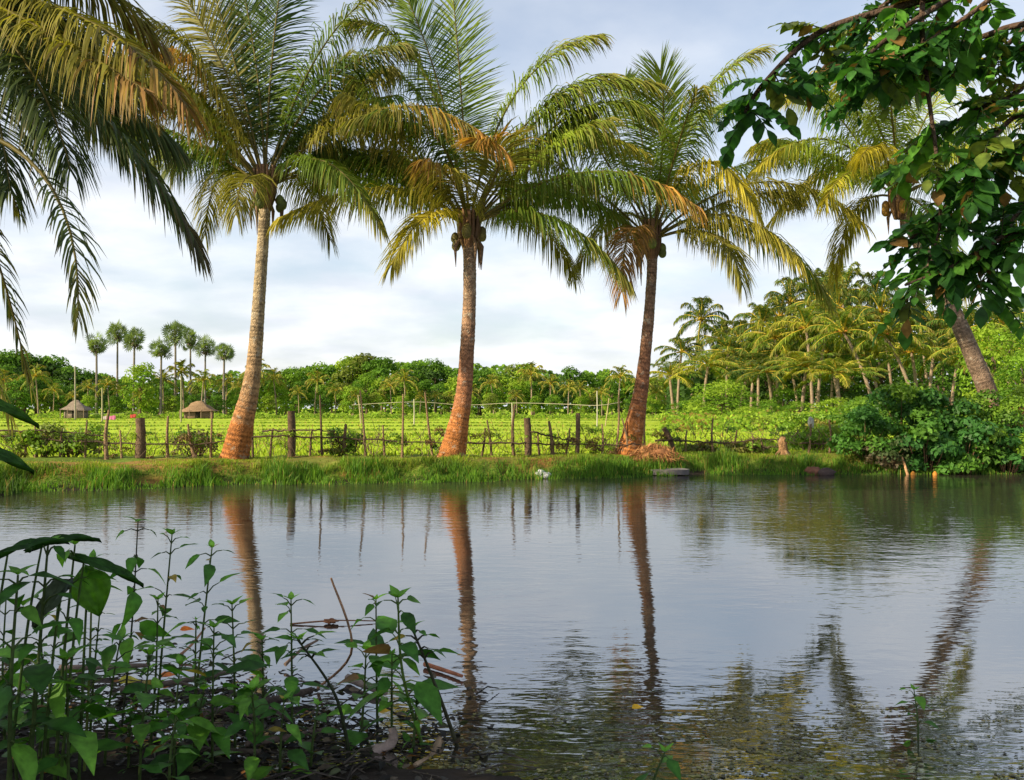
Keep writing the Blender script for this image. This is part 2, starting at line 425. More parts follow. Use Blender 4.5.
def trunk(px_pts, Y0, Y1, parent, red=1.4, top_col=(.27, .21, .14), mid_col=(.21, .13, .08), rings=70):
    pts = []; n = len(px_pts)
    rad = []
    for k, (px, py, w) in enumerate(px_pts):
        Yk = Y0 + (Y1 - Y0) * k / (n - 1)
        pts.append(P(px, py, Yk)); rad.append(.46 * w / F * Yk)
    base = pts[0].copy(); g0 = gz(base[0], base[1]); pts[0][2] = min(base[2], g0) - .15
    c = catmull(pts, rings * 2); r = np.interp(np.linspace(0, n - 1, rings * 2), range(n), rad)
    k = np.arange(rings * 2); ring = (k % 2 == 0)
    c[:, 0] += .012 * np.cumsum(rng.normal(0, 1, rings * 2)) * .35 * np.linspace(0, 1, rings * 2) * (1 - np.linspace(0, 1, rings * 2)); r = r * (1 + .03 * wob(np.arange(rings * 2) * .12, 0 * r, 1.0, parent.location.x)) * (1 + np.where(ring, .018, -.014) * rng.uniform(.3, 1.6, rings * 2) + rng.normal(0, .012, rings * 2))
    h = c[:, 2] - c[0, 2]
    hot = np.array([.44, .17, .05]); mid = np.array(mid_col); top = np.array(top_col)
    a = sstep(red * .45, red * 1.25, h + .15 * rng.normal(0, 1, rings * 2))[:, None]; b = sstep(red, red + 3, h)[:, None]
    cc = (hot * (1 - a) + mid * a) * (1 - b) + top * b
    cc = cc * np.where(ring, 1.05, np.where(rng.random(rings * 2) < .4, .6, .88))[:, None] * rng.uniform(.72, 1.15, (rings * 2, 1))
    blot = sstep(.25, .8, wob(h * 2.1, h * 0 + parent.location.x, 1.0, 2.0))[:, None] * .45
    cc = cc * (1 - blot) + cc[:, :] * np.array([.55, .6, .7]) * blot
    mb = MB(); tube(mb, c, r, 18, cc)
    # lean fibrous roots at the foot
    for q in range(26):
        a_ = rng.uniform(0, 2 * PI); d = np.array([math.cos(a_), math.sin(a_), 0])
        p0 = c[2] + d * r[2] * .85 + np.array([0, 0, rng.uniform(.05, .28)])
        tube(mb, [p0, p0 + d * .08 + np.array([0, 0, -.12]), np.array([*(c[0] + d * (r[2] + .18))[:2], g0 - .05])], [.016, .014, .012], 4, (.22, .09, .035))
    mb.build('trunk', M_BARK, parent, smooth=True)
    return c[-1], r[-1]

def palm_frond(parent, A, mid, tip, Yc, sgn, want=4.4, col=GRN, tipc=None, tipstart=.6, droop=1.1, L=1.0, t0=.2, n=150, w=.031, rach=.032, scale=1.0, **kw):
    """mid and tip are read off the photograph; the frond gets its true length by leaning towards or away"""
    b0 = P(tip[0], tip[1], Yc); ln = np.linalg.norm(b0 - A)
    dy = sgn * math.sqrt(max(0, want ** 2 - ln ** 2)) * .8
    dy = max(-3.2, min(3.2, dy))
    B = P(tip[0], tip[1], Yc + dy); Mm = P(mid[0], mid[1], Yc + dy * .5)
    C = 2 * Mm - .5 * (A + B)
    mb = MB()
    d_ = B - A
    droop *= 1.55; L *= 1.1
    if d_[2] > 2.3 * abs(d_[0]) and 'az' not in kw:      # steep leaves of the crown's top turn their face forward
        kw['az'] = (.25 * np.sign(d_[0] + .01), -1.0, 0); droop *= .22; L *= 1.1
    frond(mb, A, C, B, t0, n, L * scale, w * scale, droop, col, tipc, tipstart, rach * scale, **kw)
    return mb.build('frond', M_FROND, parent)

def fill_frond(parent, A, az, el, Ln, sag, col, tipc=None, droop=1.9, L=1.15, n=140, w=.031, **kw):
    if math.sin(az) < -.35 and el < .75: az = -az          # nothing hangs across the trunk
    if el < .15: el = .15 + .3 * rng.random()
    h = np.array([math.cos(az), math.sin(az), 0])
    d = h * math.cos(el) + np.array([0, 0, math.sin(el)])
    B = A + h * Ln * math.cos(el) * .92 + np.array([0, 0, Ln * (math.sin(el) - sag)])
    C = A + d * Ln * .62
    mb = MB(); frond(mb, A, C, B, .2, n, L, w, droop, col, tipc, .65, .03, az=h, **kw)
    return mb.build('frond', M_FROND, parent)

def crown_heart(parent, A, r, nuts, nut_col=(.12, .15, .03), husk=True, sc=1.0):
    mb = MB()
    for k in range(16):                     # leaf bases and fibre round the bud
        a = k * 2.4; d = np.array([math.cos(a), math.sin(a), 0])
        p0 = A + d * r * .6 + np.array([0, 0, -.55 * sc]); p1 = A + d * r * 1.25 + np.array([0, 0, -.1 * sc]); p2 = A + d * r * 1.5 + np.array([0, 0, .5 * sc])
        tube(mb, [p0, p1, p2], [.03 * sc, .06 * sc, .03 * sc], 5, np.array([.16, .085, .035]) * rng.uniform(.6, 1.4))
    mb.build('fibre_sheath', M_HUSK, parent)
    for k in range(nuts):
        a = k * 2.1 + .4; rr = r + rng.uniform(.12, .25)
        c = A + np.array([math.cos(a) * rr, math.sin(a) * rr, -.25 + rng.uniform(-.18, .18)])
        mb = MB(); lump(mb, c, (.105, .105, .135), np.array(nut_col) * rng.uniform(.7, 1.4), .08, 12, 9)
        mb.build('coconut', M_HUSK, parent, smooth=True)
    if husk:
        for k in range(5):                  # dry spathes hanging under the crown
            a = rng.uniform(0, 2 * PI); d = np.array([math.cos(a), math.sin(a), 0]); l = rng.uniform(.4, .8)
            mb = MB()
            tube(mb, [A + d * r + np.array([0, 0, -.15]), A + d * (r + .22) + np.array([0, 0, -.3 - .3 * l]), A + d * (r + .2) + np.array([0, 0, -.4 - l])],
                 [.015, .045, .006], 6, np.array([.17, .10, .05]) * rng.uniform(.6, 1.3))
            mb.build('spathe', M_HUSK, parent)

GROUP_P = 'tall coconut palms around the pond'
# left palm ---------------------------------------------------------------
Yp = 22.3
b = P(235, 455, Yp); b[2] = gz(b[0], Yp)
t = thing('coconut_palm', 'tall coconut palm with orange flared foot, leaning right, left of the three bank palms', 'palm tree', b, GROUP_P)
top, r = trunk([(233, 459, 33), (242, 424, 25), (250, 390, 18.5), (255, 352, 15.5), (258, 315, 14), (261, 275, 13), (264, 232, 12.5), (265, 203, 13)], Yp, Yp, t, 1.5, (.42, .33, .20), (.40, .25, .13))
A = P(265, 188, Yp)
crown_heart(t, A, .17, 7)
for mid, tip, s, want, col, tc, dr in [
        ((205, 70), (150, 25), -1, 4.7, OLV, DKG, .9), ((325, 85), (405, 45), -1, 4.7, DKG, OLV, 1.), ((272, 60), (285, -40), -1, 4.8, DKG, None, .9), ((238, 75), (208, -25), -1, 4.8, DKG, OLV, .9), ((315, 60), (380, -10), 1, 4.8, GRN, OLV, .9),
        ((258, 80), (240, -25), 1, 4.7, GRN, None, .9), ((228, 78), (180, -10), 1, 4.6, OLV, None, .9),
        ((213, 95), (176, 50), -1, 4.2, OLV, ORG, 1.7), ((300, 105), (350, 55), 1, 4.4, GRN, OLV, 1.2), ((210, 148), (152, 160), 1, 4.4, GRN, OLV, 1.2),
        ((222, 175), (205, 235), 1, 3.8, OLV, None, 1.3), ((246, 178), (236, 215), -1, 3.2, OLV, None, 1.2),
        ((385, 108), (507, 152), -1, 6.1, OLV, ORG, 1.5), ((350, 152), (440, 195), 1, 4.6, GRN, OLV, 1.3), ((320, 160), (380, 225), -1, 4.4, GRN, OLV, 1.2),
        ((310, 125), (395, 95), 1, 4.5, GRN, None, 1.2), ((230, 120), (150, 95), 1, 4.4, GRN, BRN, 1.2), ((300, 180), (330, 240), 1, 4.2, OLV, None, 1.2)]:
    palm_frond(t, A, mid, tip, Yp, s, want, col, tc, .55, dr)
for k in range(10):
    fill_frond(t, A, (0 if k % 2 else PI) + rng.normal(0, .75), .95 - .05 * k, 4.9, .16 + .02 * k, (GRN, OLV, DKG)[k % 3], OLV)

# middle palm --------------------------------------------------------------
Yp = 22.8
b = P(453, 456, Yp); b[2] = gz(b[0], Yp)
t = thing('coconut_palm', 'coconut palm with swollen red-brown foot and coconuts, the middle of three bank palms', 'palm tree', b, GROUP_P)
top, r = trunk([(450, 459, 34), (457, 432, 24), (464, 395, 18), (468, 345, 15.5), (470, 300, 14.5), (470, 262, 14), (469, 238, 15)], Yp, Yp, t, 1.7, (.32, .22, .14), (.34, .155, .08))
A = P(469, 228, Yp)
crown_heart(t, A, .18, 9, (.14, .12, .03))
for mid, tip, s, want, col, tc, dr in [
        ((530, 120), (610, 75), 1, 4.8, GRN, OLV, .9),
        ((462, 105), (452, -15), 1, 4.8, BRT, None, .6), ((515, 95), (596, 36), -1, 4.8, BRT, OLV, .8),
        ((555, 105), (660, 85), 1, 4.8, BRT, OLV, 1.0), ((580, 110), (668, 132), -1, 4.8, BRT, OLV, 1.1), ((545, 140), (645, 152), -1, 4.4, BRT, YEL, 1.2),
        ((585, 172), (697, 206), -1, 6.0, GRN, ORG, 1.4), ((560, 195), (640, 235), 1, 4.6, GRN, OLV, 1.4), ((545, 215), (627, 280), -1, 4.3, GRN, OLV, 1.2),
        ((525, 215), (575, 275), 1, 4.2, OLV, None, 1.2), ((430, 215), (392, 265), -1, 3.2, YEL, OLV, .9), ((390, 188), (279, 218), -1, 4.6, OLV, YEL, 1.4),
        ((405, 160), (302, 178), 1, 4.6, GRN, OLV, 1.4), ((408, 82), (338, 100), 1, 4.6, BRT, OLV, .9), ((425, 75), (355, 22), 1, 4.7, BRT, OLV, .9),
        ((430, 130), (350, 120), -1, 4.5, GRN, OLV, 1.2), ((455, 185), (425, 160), -1, 3.4, OLV, BRN, 1.2), ((500, 160), (480, 140), -1, 3.5, OLV, ORG, 1.5),
        ((440, 90), (405, -5), -1, 4.7, GRN, None, .8)]:
    palm_frond(t, A, mid, tip, Yp, s, want, col, tc, .55, dr)
for k in range(8):
    fill_frond(t, A, (0 if k % 2 else PI) + rng.normal(0, .75), .95 - .06 * k, 4.9, .16 + .02 * k, (BRT, GRN, OLV)[k % 3], OLV)

# right palm of the three --------------------------------------------------
Yp = 24.2
b = P(631, 453, Yp); b[2] = gz(b[0], Yp)
t = thing('coconut_palm', 'slim coconut palm curving right above a straw heap, right of the three bank palms', 'palm tree', b, GROUP_P)
top, r = trunk([(628, 456, 31), (634, 427, 21), (640, 396, 16), (645, 355, 13), (649, 315, 11.5), (652, 272, 11), (652, 250, 12)], Yp, Yp, t, 1.5, (.28, .18, .12), (.33, .14, .07))
A = P(652, 240, Yp)
crown_heart(t, A, .15, 5)
for mid, tip, s, want, col, tc, dr in [
        ((692, 115), (760, 50), -1, 5.0, BRT, OLV, .7), ((663, 140), (660, 70), -1, 4.6, BRT, None, .6), ((642, 140), (625, 80), 1, 4.6, GRN, None, .8),
        ((702, 163), (758, 214), -1, 4.2, YEL, YEL, 1.3), ((762, 182), (864, 224), -1, 5.3, OLV, YEL, 1.3), ((755, 232), (830, 303), 1, 4.9, GRN, OLV, 1.2),
        ((712, 235), (742, 285), -1, 4.0, OLV, None, 1.2), ((710, 180), (790, 155), 1, 4.6, BRT, OLV, 1.1), ((630, 232), (622, 292), -1, 2.9, BRN, BRN, 1.0),
        ((610, 180), (545, 195), 1, 4.4, GRN, OLV, 1.2), ((620, 215), (575, 270), 1, 4.2, OLV, None, 1.2),
        ((615, 150), (560, 130), 1, 4.5, GRN, None, 1.0), ((725, 215), (800, 260), -1, 4.5, OLV, YEL, 1.3), ((690, 130), (735, 110), 1, 4.6, BRT, None, .8)]:
    palm_frond(t, A, mid, tip, Yp, s, want, col, tc, .55, dr)
for k in range(6):
    fill_frond(t, A, (0 if k % 2 else PI) + rng.normal(0, .75), .95 - .08 * k, 4.9, .16 + .02 * k, (BRT, GRN, OLV)[k % 3], OLV)

# palm behind the hanging leaves at the right ------------------------------
Yp = 25.3
b = P(1004, 440, Yp); b[2] = gz(b[0], Yp)
t = thing('coconut_palm', 'coconut palm leaning left out of the bushes on the right bank', 'palm tree', b, GROUP_P)
top, r = trunk([(1006, 445, 25), (991, 402, 20), (973, 357, 18), (956, 318, 17), (938, 282, 16), (918, 240, 15), (905, 212, 15)], Yp, Yp, t, .3, (.24, .17, .12), (.24, .15, .10))
A = P(899, 198, Yp)
crown_heart(t, A, .17, 8, (.36, .19, .03))
for mid, tip, s, want, col, tc, dr in [
        ((830, 140), (752, 172), -1, 4.9, BRT, YEL, 1.3), ((840, 165), (768, 225), 1, 4.7, OLV, YEL, 1.3), ((870, 110), (820, 70), -1, 4.6, BRT, YEL, 1.3),
        ((895, 100), (900, 25), 1, 4.8, BRT, None, .7), ((850, 105), (788, 95), 1, 4.8, BRT, YEL, 1.1), ((930, 110), (975, 60), 1, 4.8, BRT, YEL, .9),
        ((950, 150), (1020, 150), -1, 4.7, BRT, YEL, 1.2), ((960, 185), (1040, 235), 1, 4.7, GRN, OLV, 1.2), ((855, 210), (835, 280), 1, 3.6, OLV, YEL, 1.2),
        ((930, 215), (965, 290), -1, 4.0, GRN, OLV, 1.2), ((880, 150), (860, 160), -1, 3.6, YEL, YEL, 1.6), ((860, 170), (825, 200), -1, 4.1, BRT, YEL, 1.4)]:
    palm_frond(t, A, mid, tip, Yp, s, want, col, tc, .4, dr)
for k in range(8):
    fill_frond(t, A, (0 if k % 2 else PI) + rng.normal(0, .75), .95 - .06 * k, 4.9, .16 + .02 * k, (BRT, GRN, BRT)[k % 3], YEL)

# palm on the left shore; only its leaves reach into the picture -----------
Yp = 13.5
base = np.array([-10.6, 14.0, gz(-10.6, 14.0)])
t = thing('coconut_palm', 'nearest coconut palm, only its dark drooping fronds hanging in at upper left', 'palm tree', base, GROUP_P)
A = P(-38, -12, Yp)
c = catmull([base - np.array([0, 0, .15]), base + np.array([.2, 0, 1.2]), base * .5 + A * .5 + np.array([-.3, 0, 0]), A + np.array([0, 0, -.3])], 120)
mb = MB(); tube(mb, c, np.interp(np.linspace(0, 1, 120), [0, .15, 1], [.30, .19, .14]) * (1 + np.where(np.arange(120) % 2, .04, -.03)), 14, np.array([.24, .18, .12]))
mb.build('trunk', M_BARK, t, smooth=True)
crown_heart(t, A, .18, 6)
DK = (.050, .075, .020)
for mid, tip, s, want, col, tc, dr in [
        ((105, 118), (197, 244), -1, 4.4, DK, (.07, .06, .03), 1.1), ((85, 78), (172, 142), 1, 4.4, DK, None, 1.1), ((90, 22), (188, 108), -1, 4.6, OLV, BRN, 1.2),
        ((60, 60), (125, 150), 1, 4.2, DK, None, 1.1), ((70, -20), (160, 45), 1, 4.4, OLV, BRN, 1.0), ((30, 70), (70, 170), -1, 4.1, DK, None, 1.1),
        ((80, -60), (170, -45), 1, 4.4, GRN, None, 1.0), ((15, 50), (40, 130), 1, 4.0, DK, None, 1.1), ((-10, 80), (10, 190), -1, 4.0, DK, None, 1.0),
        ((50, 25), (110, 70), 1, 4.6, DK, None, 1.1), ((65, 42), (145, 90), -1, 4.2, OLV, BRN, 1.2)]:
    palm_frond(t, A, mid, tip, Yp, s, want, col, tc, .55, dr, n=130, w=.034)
for k in range(14):
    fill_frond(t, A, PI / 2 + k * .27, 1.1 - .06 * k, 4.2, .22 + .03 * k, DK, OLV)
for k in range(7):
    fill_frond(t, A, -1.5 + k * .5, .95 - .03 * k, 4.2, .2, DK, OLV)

Yp = 11.5
base = np.array([-9.9, 10.6, gz(-9.9, 10.6)])
t = thing('coconut_palm', 'low young palm off the left edge, one bare-stalked frond tip and edge leaflets showing', 'palm tree', base, GROUP_P)
A = P(-105, 120, Yp)
c = catmull([base - np.array([0, 0, .15]), base * .5 + A * .5 + np.array([-.2, 0, 0]), A + np.array([0, 0, -.2])], 80)
mb = MB(); tube(mb, c, np.interp(np.linspace(0, 1, 80), [0, .15, 1], [.26, .17, .13]) * (1 + np.where(np.arange(80) % 2, .04, -.03)), 14, np.array([.24, .18, .12]))
mb.build('trunk', M_BARK, t, smooth=True)
crown_heart(t, A, .16, 4)
for mid, tip, s, want, t0, n in [((34, 165), (78, 318), -1, 3.6, .55, 46), ((-30, 190), (30, 385), 1, 4.0, .3, 60), ((-60, 230), (12, 420), -1, 3.8, .3, 60),
                                  ((-40, 100), (20, 215), 1, 3.8, .3, 60)]:
    palm_frond(t, A, mid, tip, Yp, s, want, DK, OLV, .7, .9, .5, t0, n, .028)
for k in range(8):
    fill_frond(t, A, PI + rng.uniform(-1.3, 1.3), .9 - .12 * k, 3.8, .25 + .06 * k, DK, OLV)

# ------------------------------------------------------------------ broadleaf trees and bushes
def crown_leaves(mb, blobs, n, leaf, cols, flat=.5, aspect=.55):
    """leaf faces spread through clumps; each clump has its own leaf colour"""
    blobs = np.asarray(blobs, float); vol = blobs[:, 3] ** 2; k = rng.choice(len(blobs), n, p=vol / vol.sum())
    d = unit(rng.normal(0, 1, (n, 3))); d[:, 2] = np.where(d[:, 2] < -.35, -d[:, 2] * .6, d[:, 2])
    rr = blobs[k, 3] * rng.uniform(.45, 1.05, n) ** .6
    sc = np.array([1, 1, .8])
    c = blobs[k, :3] + d * rr[:, None] * sc
    nr = unit(d + rng.normal(0, flat, (n, 3)) + np.array([0, 0, .35]))
    ax = unit(np.cross(nr, rng.normal(0, 1, (n, 3))) + np.array([0, 0, -.2]))
    cols = np.asarray(cols, float); ci = rng.integers(0, len(cols), len(blobs))
    cc = cols[ci[k]] * rng.uniform(.7, 1.3, (n, 1))
    L = leaf * rng.uniform(.7, 1.3, n)
    diamonds(mb, c, ax, nr, L, L * aspect, cc)

def tree_parts(h, cr, n, leaf, cols, tcol=(.16, .11, .07), lean=0.0, low=.35, seed=0, nb=16, bare=False):
    """a tapered trunk with limbs, and a crown of leaf clumps round the limb ends"""
    global rng
    keep_rng = rng; rng = np.random.default_rng(seed)
    tm, cm = MB(), MB()
    tops = np.array([lean * h, 0, h * .62])
    tube(tm, catmull([[0, 0, -.3], [lean * h * .3, .02 * h, h * .25], tops], 8), np.linspace(.022 * h + .03, .009 * h, 8), 8, tcol)
    blobs = []
    for k in range(nb):
        a = k * 2.399; u = (k + .5) / nb
        zz = h * (low + (.98 - low) * u) - cr * .25
        rad = cr * .72 * math.sqrt(max(.05, 1 - (2 * u - .85) ** 2 * .8)) * rng.uniform(.75, 1.1)
        c = np.array([lean * h * .8 + math.cos(a) * rad * rng.uniform(.5, 1), math.sin(a) * rad * rng.uniform(.5, 1), zz])
        blobs.append([*c, cr * rng.uniform(.3, .5)])
        st = np.array([lean * h * .5, 0, h * rng.uniform(.3, .55)])
        tube(tm, [st, st * .5 + c * .5 + np.array([0, 0, .03 * h]), c], [.009 * h, .006 * h, .002 * h], 5, tcol, cap=False)
    crown_leaves(cm, blobs, n, leaf, cols)
    rng = keep_rng
    return tm, cm

class Proto:
    def __init__(self, parts): self.parts = [(nm, mb.mesh(nm, mat, smooth=sm)) for nm, mb, mat, sm in parts]

def place(name, proto, loc, label, cat, group, s=1.0, rz=0.0, sz=None):
    t = thing(name, label, cat, loc, group)
    t.rotation_euler = (0, 0, rz); t.scale = (s, s, sz or s)
    for nm, me in proto.parts:
        o = bpy.data.objects.new(nm, me); COL.objects.link(o); o.parent = t
    return t

G1, G2, G3, G4 = (.09, .185, .02), (.15, .26, .024), (.22, .32, .03), (.05, .10, .024)
def broad(seed, h, cr, n, leaf, cols, **kw):
    tm, cm = tree_parts(h, cr, n, leaf, cols, seed=seed, **kw)
    return Proto([('trunk', tm, M_BARK, True), ('crown', cm, M_FAR, False)])
KINDS = {
    'dark': ('dark rounded', [broad(1, 12, 4.6, 2200, .62, [G4, G1, G4]), broad(2, 12, 5.2, 2400, .62, [G4, G1])]),
    'mid': ('mid green bushy', [broad(3, 12, 5, 2400, .62, [G1, G2]), broad(4, 12, 4.4, 2200, .62, [G1, G2, G1], nb=12)]),
    'bright': ('bright leafy', [broad(5, 12, 5.2, 2400, .62, [G2, G3], low=.25), broad(6, 12, 4.6, 2200, .62, [G3, G2, G1], nb=13)]),
    'yellow': ('yellowish feathery', [broad(7, 12, 4.6, 1900, .7, [(.15, .19, .03), G3]), broad(8, 12, 4.2, 1700, .7, [(.13, .16, .03), G2], nb=12)]),
}

def coco_proto(seed, h, lean, nf, fl, cols, tip, n=44, seg=2, w=.095, hot=(.42, .17, .03)):
    global rng
    keep_rng = rng; rng = np.random.default_rng(seed)
    tm, cm, hm = MB(), MB(), MB()
    top = np.array([lean * h, 0, h])
    c = catmull([[0, 0, -.3], [lean * h * .15, .02, h * .35], [lean * h * .6, .05, h * .75], top], 22)
    tube(tm, c, np.interp(np.linspace(0, 1, 22), [0, .12, 1], [.24, .16, .12]) * (1 + np.where(np.arange(22) % 2, .05, -.05)), 8, np.array([.30, .22, .15]))
    for k in range(nf):
        az = k * 2.399 + rng.uniform(-.3, .3); u = k / (nf - 1); el = 1.45 - 1.75 * u + rng.normal(0, .1)
        hd = np.array([math.cos(az), math.sin(az), 0]); d = hd * math.cos(el) + np.array([0, 0, math.sin(el)])
        Ln = fl * rng.uniform(.85, 1.12)
        B = top + hd * Ln * (math.cos(el) * .78 + .12) + np.array([0, 0, Ln * (math.sin(el) * .80 - .18 - .22 * u - .12 * math.cos(el))])
        frond(cm, top, top + d * Ln * .66, B, .14, n, 1.05, w, 2.3 if el < 1.05 else 1.0, cols[k % len(cols)], tip, .6, .085 if u < .75 else .06, rcol=(.60, .46, .06), az=hd, seg=seg)
    for k in range(9):
        a = k * 2.1; d = np.array([math.cos(a), math.sin(a), 0])
        tube(hm, [top + d * .1 + [0, 0, -.2], top + d * .35 + [0, 0, .1], top + d * .75 + [0, 0, .1 - .2 * (k % 2)]], [.05, .07, .02], 5, np.array(hot) * rng.uniform(.7, 1.2))
    rng = keep_rng
    return Proto([('trunk', tm, M_BARK, True), ('crown', cm, M_FROND, False), ('flower_stalk', hm, M_HUSK, False)])

# ------------------------------------------------------------------ far treeline across the field
OUT = ([-60, 20, 60, 110, 150, 230, 300, 330, 375, 430, 500, 560, 610, 650, 690, 760, 850, 1100], [350, 350, 360, 372, 378, 370, 364, 361, 353, 362, 360, 368, 368, 376, 372, 345, 335, 330])
SEGS = [(-99, 75, 'left of the left hut'), (75, 195, 'between the two huts'), (195, 250, 'between right hut and left big palm'),
        (250, 467, 'between left and middle big palms'), (467, 645, 'between middle and right big palms'), (645, 2000, 'right of the right big palm')]
ORD = 'first second third fourth fifth sixth seventh eighth ninth tenth eleventh twelfth thirteenth fourteenth fifteenth sixteenth seventeenth eighteenth nineteenth twentieth'.split()
far = []
for row, (Yr, step, tops) in enumerate([(262, 17, 0), (243, 20, 16), (226, 24, 30)]):
    px = -45 + 9 * row
    while px < 735:
        Yt = Yr + rng.uniform(-5, 5)
        py = np.interp(px, *OUT) + tops + rng.uniform(-4, 9)
        kind = rng.choice(['dark', 'mid', 'bright', 'yellow'], p=[[.2, .45, .28, .07], [.15, .35, .35, .15], [.2, .25, .3, .25]][row])
        if px < 130 and row < 2: kind = 'dark'
        far.append((px, py, Yt, str(kind))); px += step * rng.uniform(.75, 1.25)
far.append((141, 362, 222, 'bright'))
count = {}
for px, py, Yt, kind in sorted(far):
    x = P(px, 410, Yt)[0]; z = gz(x, Yt); hgt = P(px, py, Yt)[2] - z
    seg = next(s for s in SEGS if s[0] <= px < s[1])
    k = count[(kind, seg[2])] = count.get((kind, seg[2]), -1) + 1
    look, protos = KINDS[kind]
    s = max(.45, hgt / 12)
    place('broadleaf_tree', protos[k % 2], (x, Yt, z), f'{look} far tree, {ORD[k]} such from left, {seg[2]}', 'tree', 'broadleaf trees of the far treeline',
          s * rng.uniform(.95, 1.2), rng.uniform(0, 6.28), s)

FARPALM = [coco_proto(31, 9, .06, 15, 4.2, [(.10, .17, .02), (.19, .22, .03)], (.28, .24, .04), 15, 1, .28),
           coco_proto(32, 9, -.08, 15, 4.2, [(.13, .19, .02), (.22, .24, .03)], (.28, .24, .04), 15, 1, .28)]
count = {}
pl = []
px = -20
while px < 690:
    pl.append((px, rng.uniform(372, 402), rng.uniform(212, 236))); px += rng.uniform(12, 26)
for px, py, Yt in sorted(pl):
    x = P(px, 410, Yt)[0]; z = gz(x, Yt); hgt = P(px, py, Yt)[2] - z
    seg = next(s for s in SEGS if s[0] <= px < s[1]); k = count[seg[2]] = count.get(seg[2], -1) + 1
    place('coconut_palm', FARPALM[k % 2], (x, Yt, z), f'small far coconut palm, {ORD[k]} such from left, {seg[2]}', 'palm tree', 'small coconut palms along the far field edge',
          max(.55, hgt / 9), rng.uniform(0, 6.28))

# the wood behind, one mass
mb = MB(); n = 34000
px = rng.uniform(-140, 1150, n); Yw = rng.uniform(268, 300, n)
topy = np.interp(px, *OUT) + 6 + 5 * wob(px, 0, .06) + 3 * wob(px, 2, .2)
u = np.where(rng.random(n) < .55, 1 - rng.random(n) ** 1.8, rng.random(n))
c = np.array([P(a, 418 + (b - 418) * q, d) for a, b, q, d in zip(px, topy, u, Yw)])
nr = unit(rng.normal(0, .6, (n, 3)) + np.array([0, -.8, .6]))
L = rng.uniform(.8, 1.6, n)
cl = np.array([G1, G2, G4])[(wob(px * .11, Yw * .2) * 1.5 + 1.5).clip(0, 2).astype(int)]
diamonds(mb, c, np.cross(nr, rng.normal(0, 1, (n, 3))), nr, L, L * .6, cl * rng.uniform(.7, 1.3, (n, 1)))
tag(mb.build('distant_wood', M_FAR), 'low green wood closing the view behind the far treeline', 'wood', kind='stuff')
# low scrub at the far edge of the field
mb = MB(); n = 14000
px = rng.uniform(-60, 760, n); Yw = 205 + 6 * wob(px, 0, .03) + rng.uniform(-4, 8, n)
c = np.array([P(a, 415, d) for a, d in zip(px, Yw)]); c[:, 2] = ground(c[:, 0], c[:, 1]) + rng.random(n) ** 1.4 * .6 * (1.7 + 1.2 * wob(px, 0, .09)).clip(.5, 4)
nr = unit(rng.normal(0, .6, (n, 3)) + np.array([0, -.6, .7])); L = rng.uniform(.4, .8, n)
cl = np.array([G2, G3, (.14, .18, .03)])[(wob(px * .2, Yw) * 1.5 + 1.5).clip(0, 2).astype(int)]
diamonds(mb, c, np.cross(nr, rng.normal(0, 1, (n, 3))), nr, L, L * .6, cl * rng.uniform(.7, 1.3, (n, 1)))
tag(mb.build('field_edge_scrub', M_FAR), 'low bright scrub along the far edge of the field', 'scrub', kind='stuff')

# palmyra palms ------------------------------------------------------------
def palmyra(seed):
    global rng
    keep_rng = rng; rng = np.random.default_rng(seed)
    tm, cm, sk = MB(), MB(), MB()
    tube(tm, [[0, 0, -.3], [.05, 0, 1], [.1, .05, 8], [0, 0, 17.5]], [.5, .36, .27, .22], 8, (.20, .17, .14))
    for k in range(40):
        d = unit(np.array([math.cos(k * 2.399), math.sin(k * 2.399), 0]) * math.sqrt(max(0, 1 - (1 - 1.85 * (k + .5) / 40) ** 2)) + np.array([0, 0, 1 - 1.85 * (k + .5) / 40]))
        st = np.array([0, 0, 18.2]) ; c = st + d * rng.uniform(.5, 2.2) * np.array([1, 1, 1.15])
        s = unit(np.cross(d, rng.normal(0, 1, 3))); nn = np.cross(s, d)
        tube(cm, [st, c], [.05, .03], 4, (.14, .14, .05), cap=False)
        a = np.linspace(-1.9, 1.9, 11)
        dd = np.cos(a)[:, None] * d + np.sin(a)[:, None] * s + nn * .12 * rng.normal(0, 1, (11, 1))
        L = rng.uniform(1.1, 1.75)
        diamonds(cm, c + unit(dd) * L * .5, dd, np.tile(nn, (11, 1)), L, .24, np.array([.14, .19, .07]) * rng.uniform(.7, 1.35))
    for k in range(22):
        a = k * 2.399; d = np.array([math.cos(a), math.sin(a), 0]); r = rng.uniform(.4, 1.3)
        diamonds(sk, np.array([[*(d * r * .8)[:2], 16.6 + .5 * r]]), np.array([[*(d * .5)[:2], -1.0]]), np.array([d]), rng.uniform(1.2, 2.0), .5, np.array([.12, .085, .05]) * rng.uniform(.7, 1.3))
    rng = keep_rng
    return Proto([('trunk', tm, M_BARK, True), ('crown', cm, M_FAR, False), ('dry_skirt', sk, M_HUSK, False)])
PALMYRA = [palmyra(41), palmyra(42), palmyra(43)]
pos = [(96, 346, 228), (117, 333, 232), (134, 340, 224), (161, 350, 222), (175, 334, 234), (190, 340, 230), (205, 348, 228), (224, 353, 226)]
lab = ['round-headed palmyra palm half hidden behind the hanging frond tip, leftmost of the eight', 'slim tall palmyra palm, left one of the touching pair over the trees',
       'wide round palmyra palm, right one of the touching pair over the trees', 'broad palmyra palm, lowest and leftmost of the row of five above right hut',
       'tallest palmyra palm of the row of five, second from its left', 'middle palmyra palm of the row of five, over the right hut',
       'ragged narrow palmyra palm, fourth from left in the row of five', 'last palmyra palm on the right of the row of five, beside the big trunk']
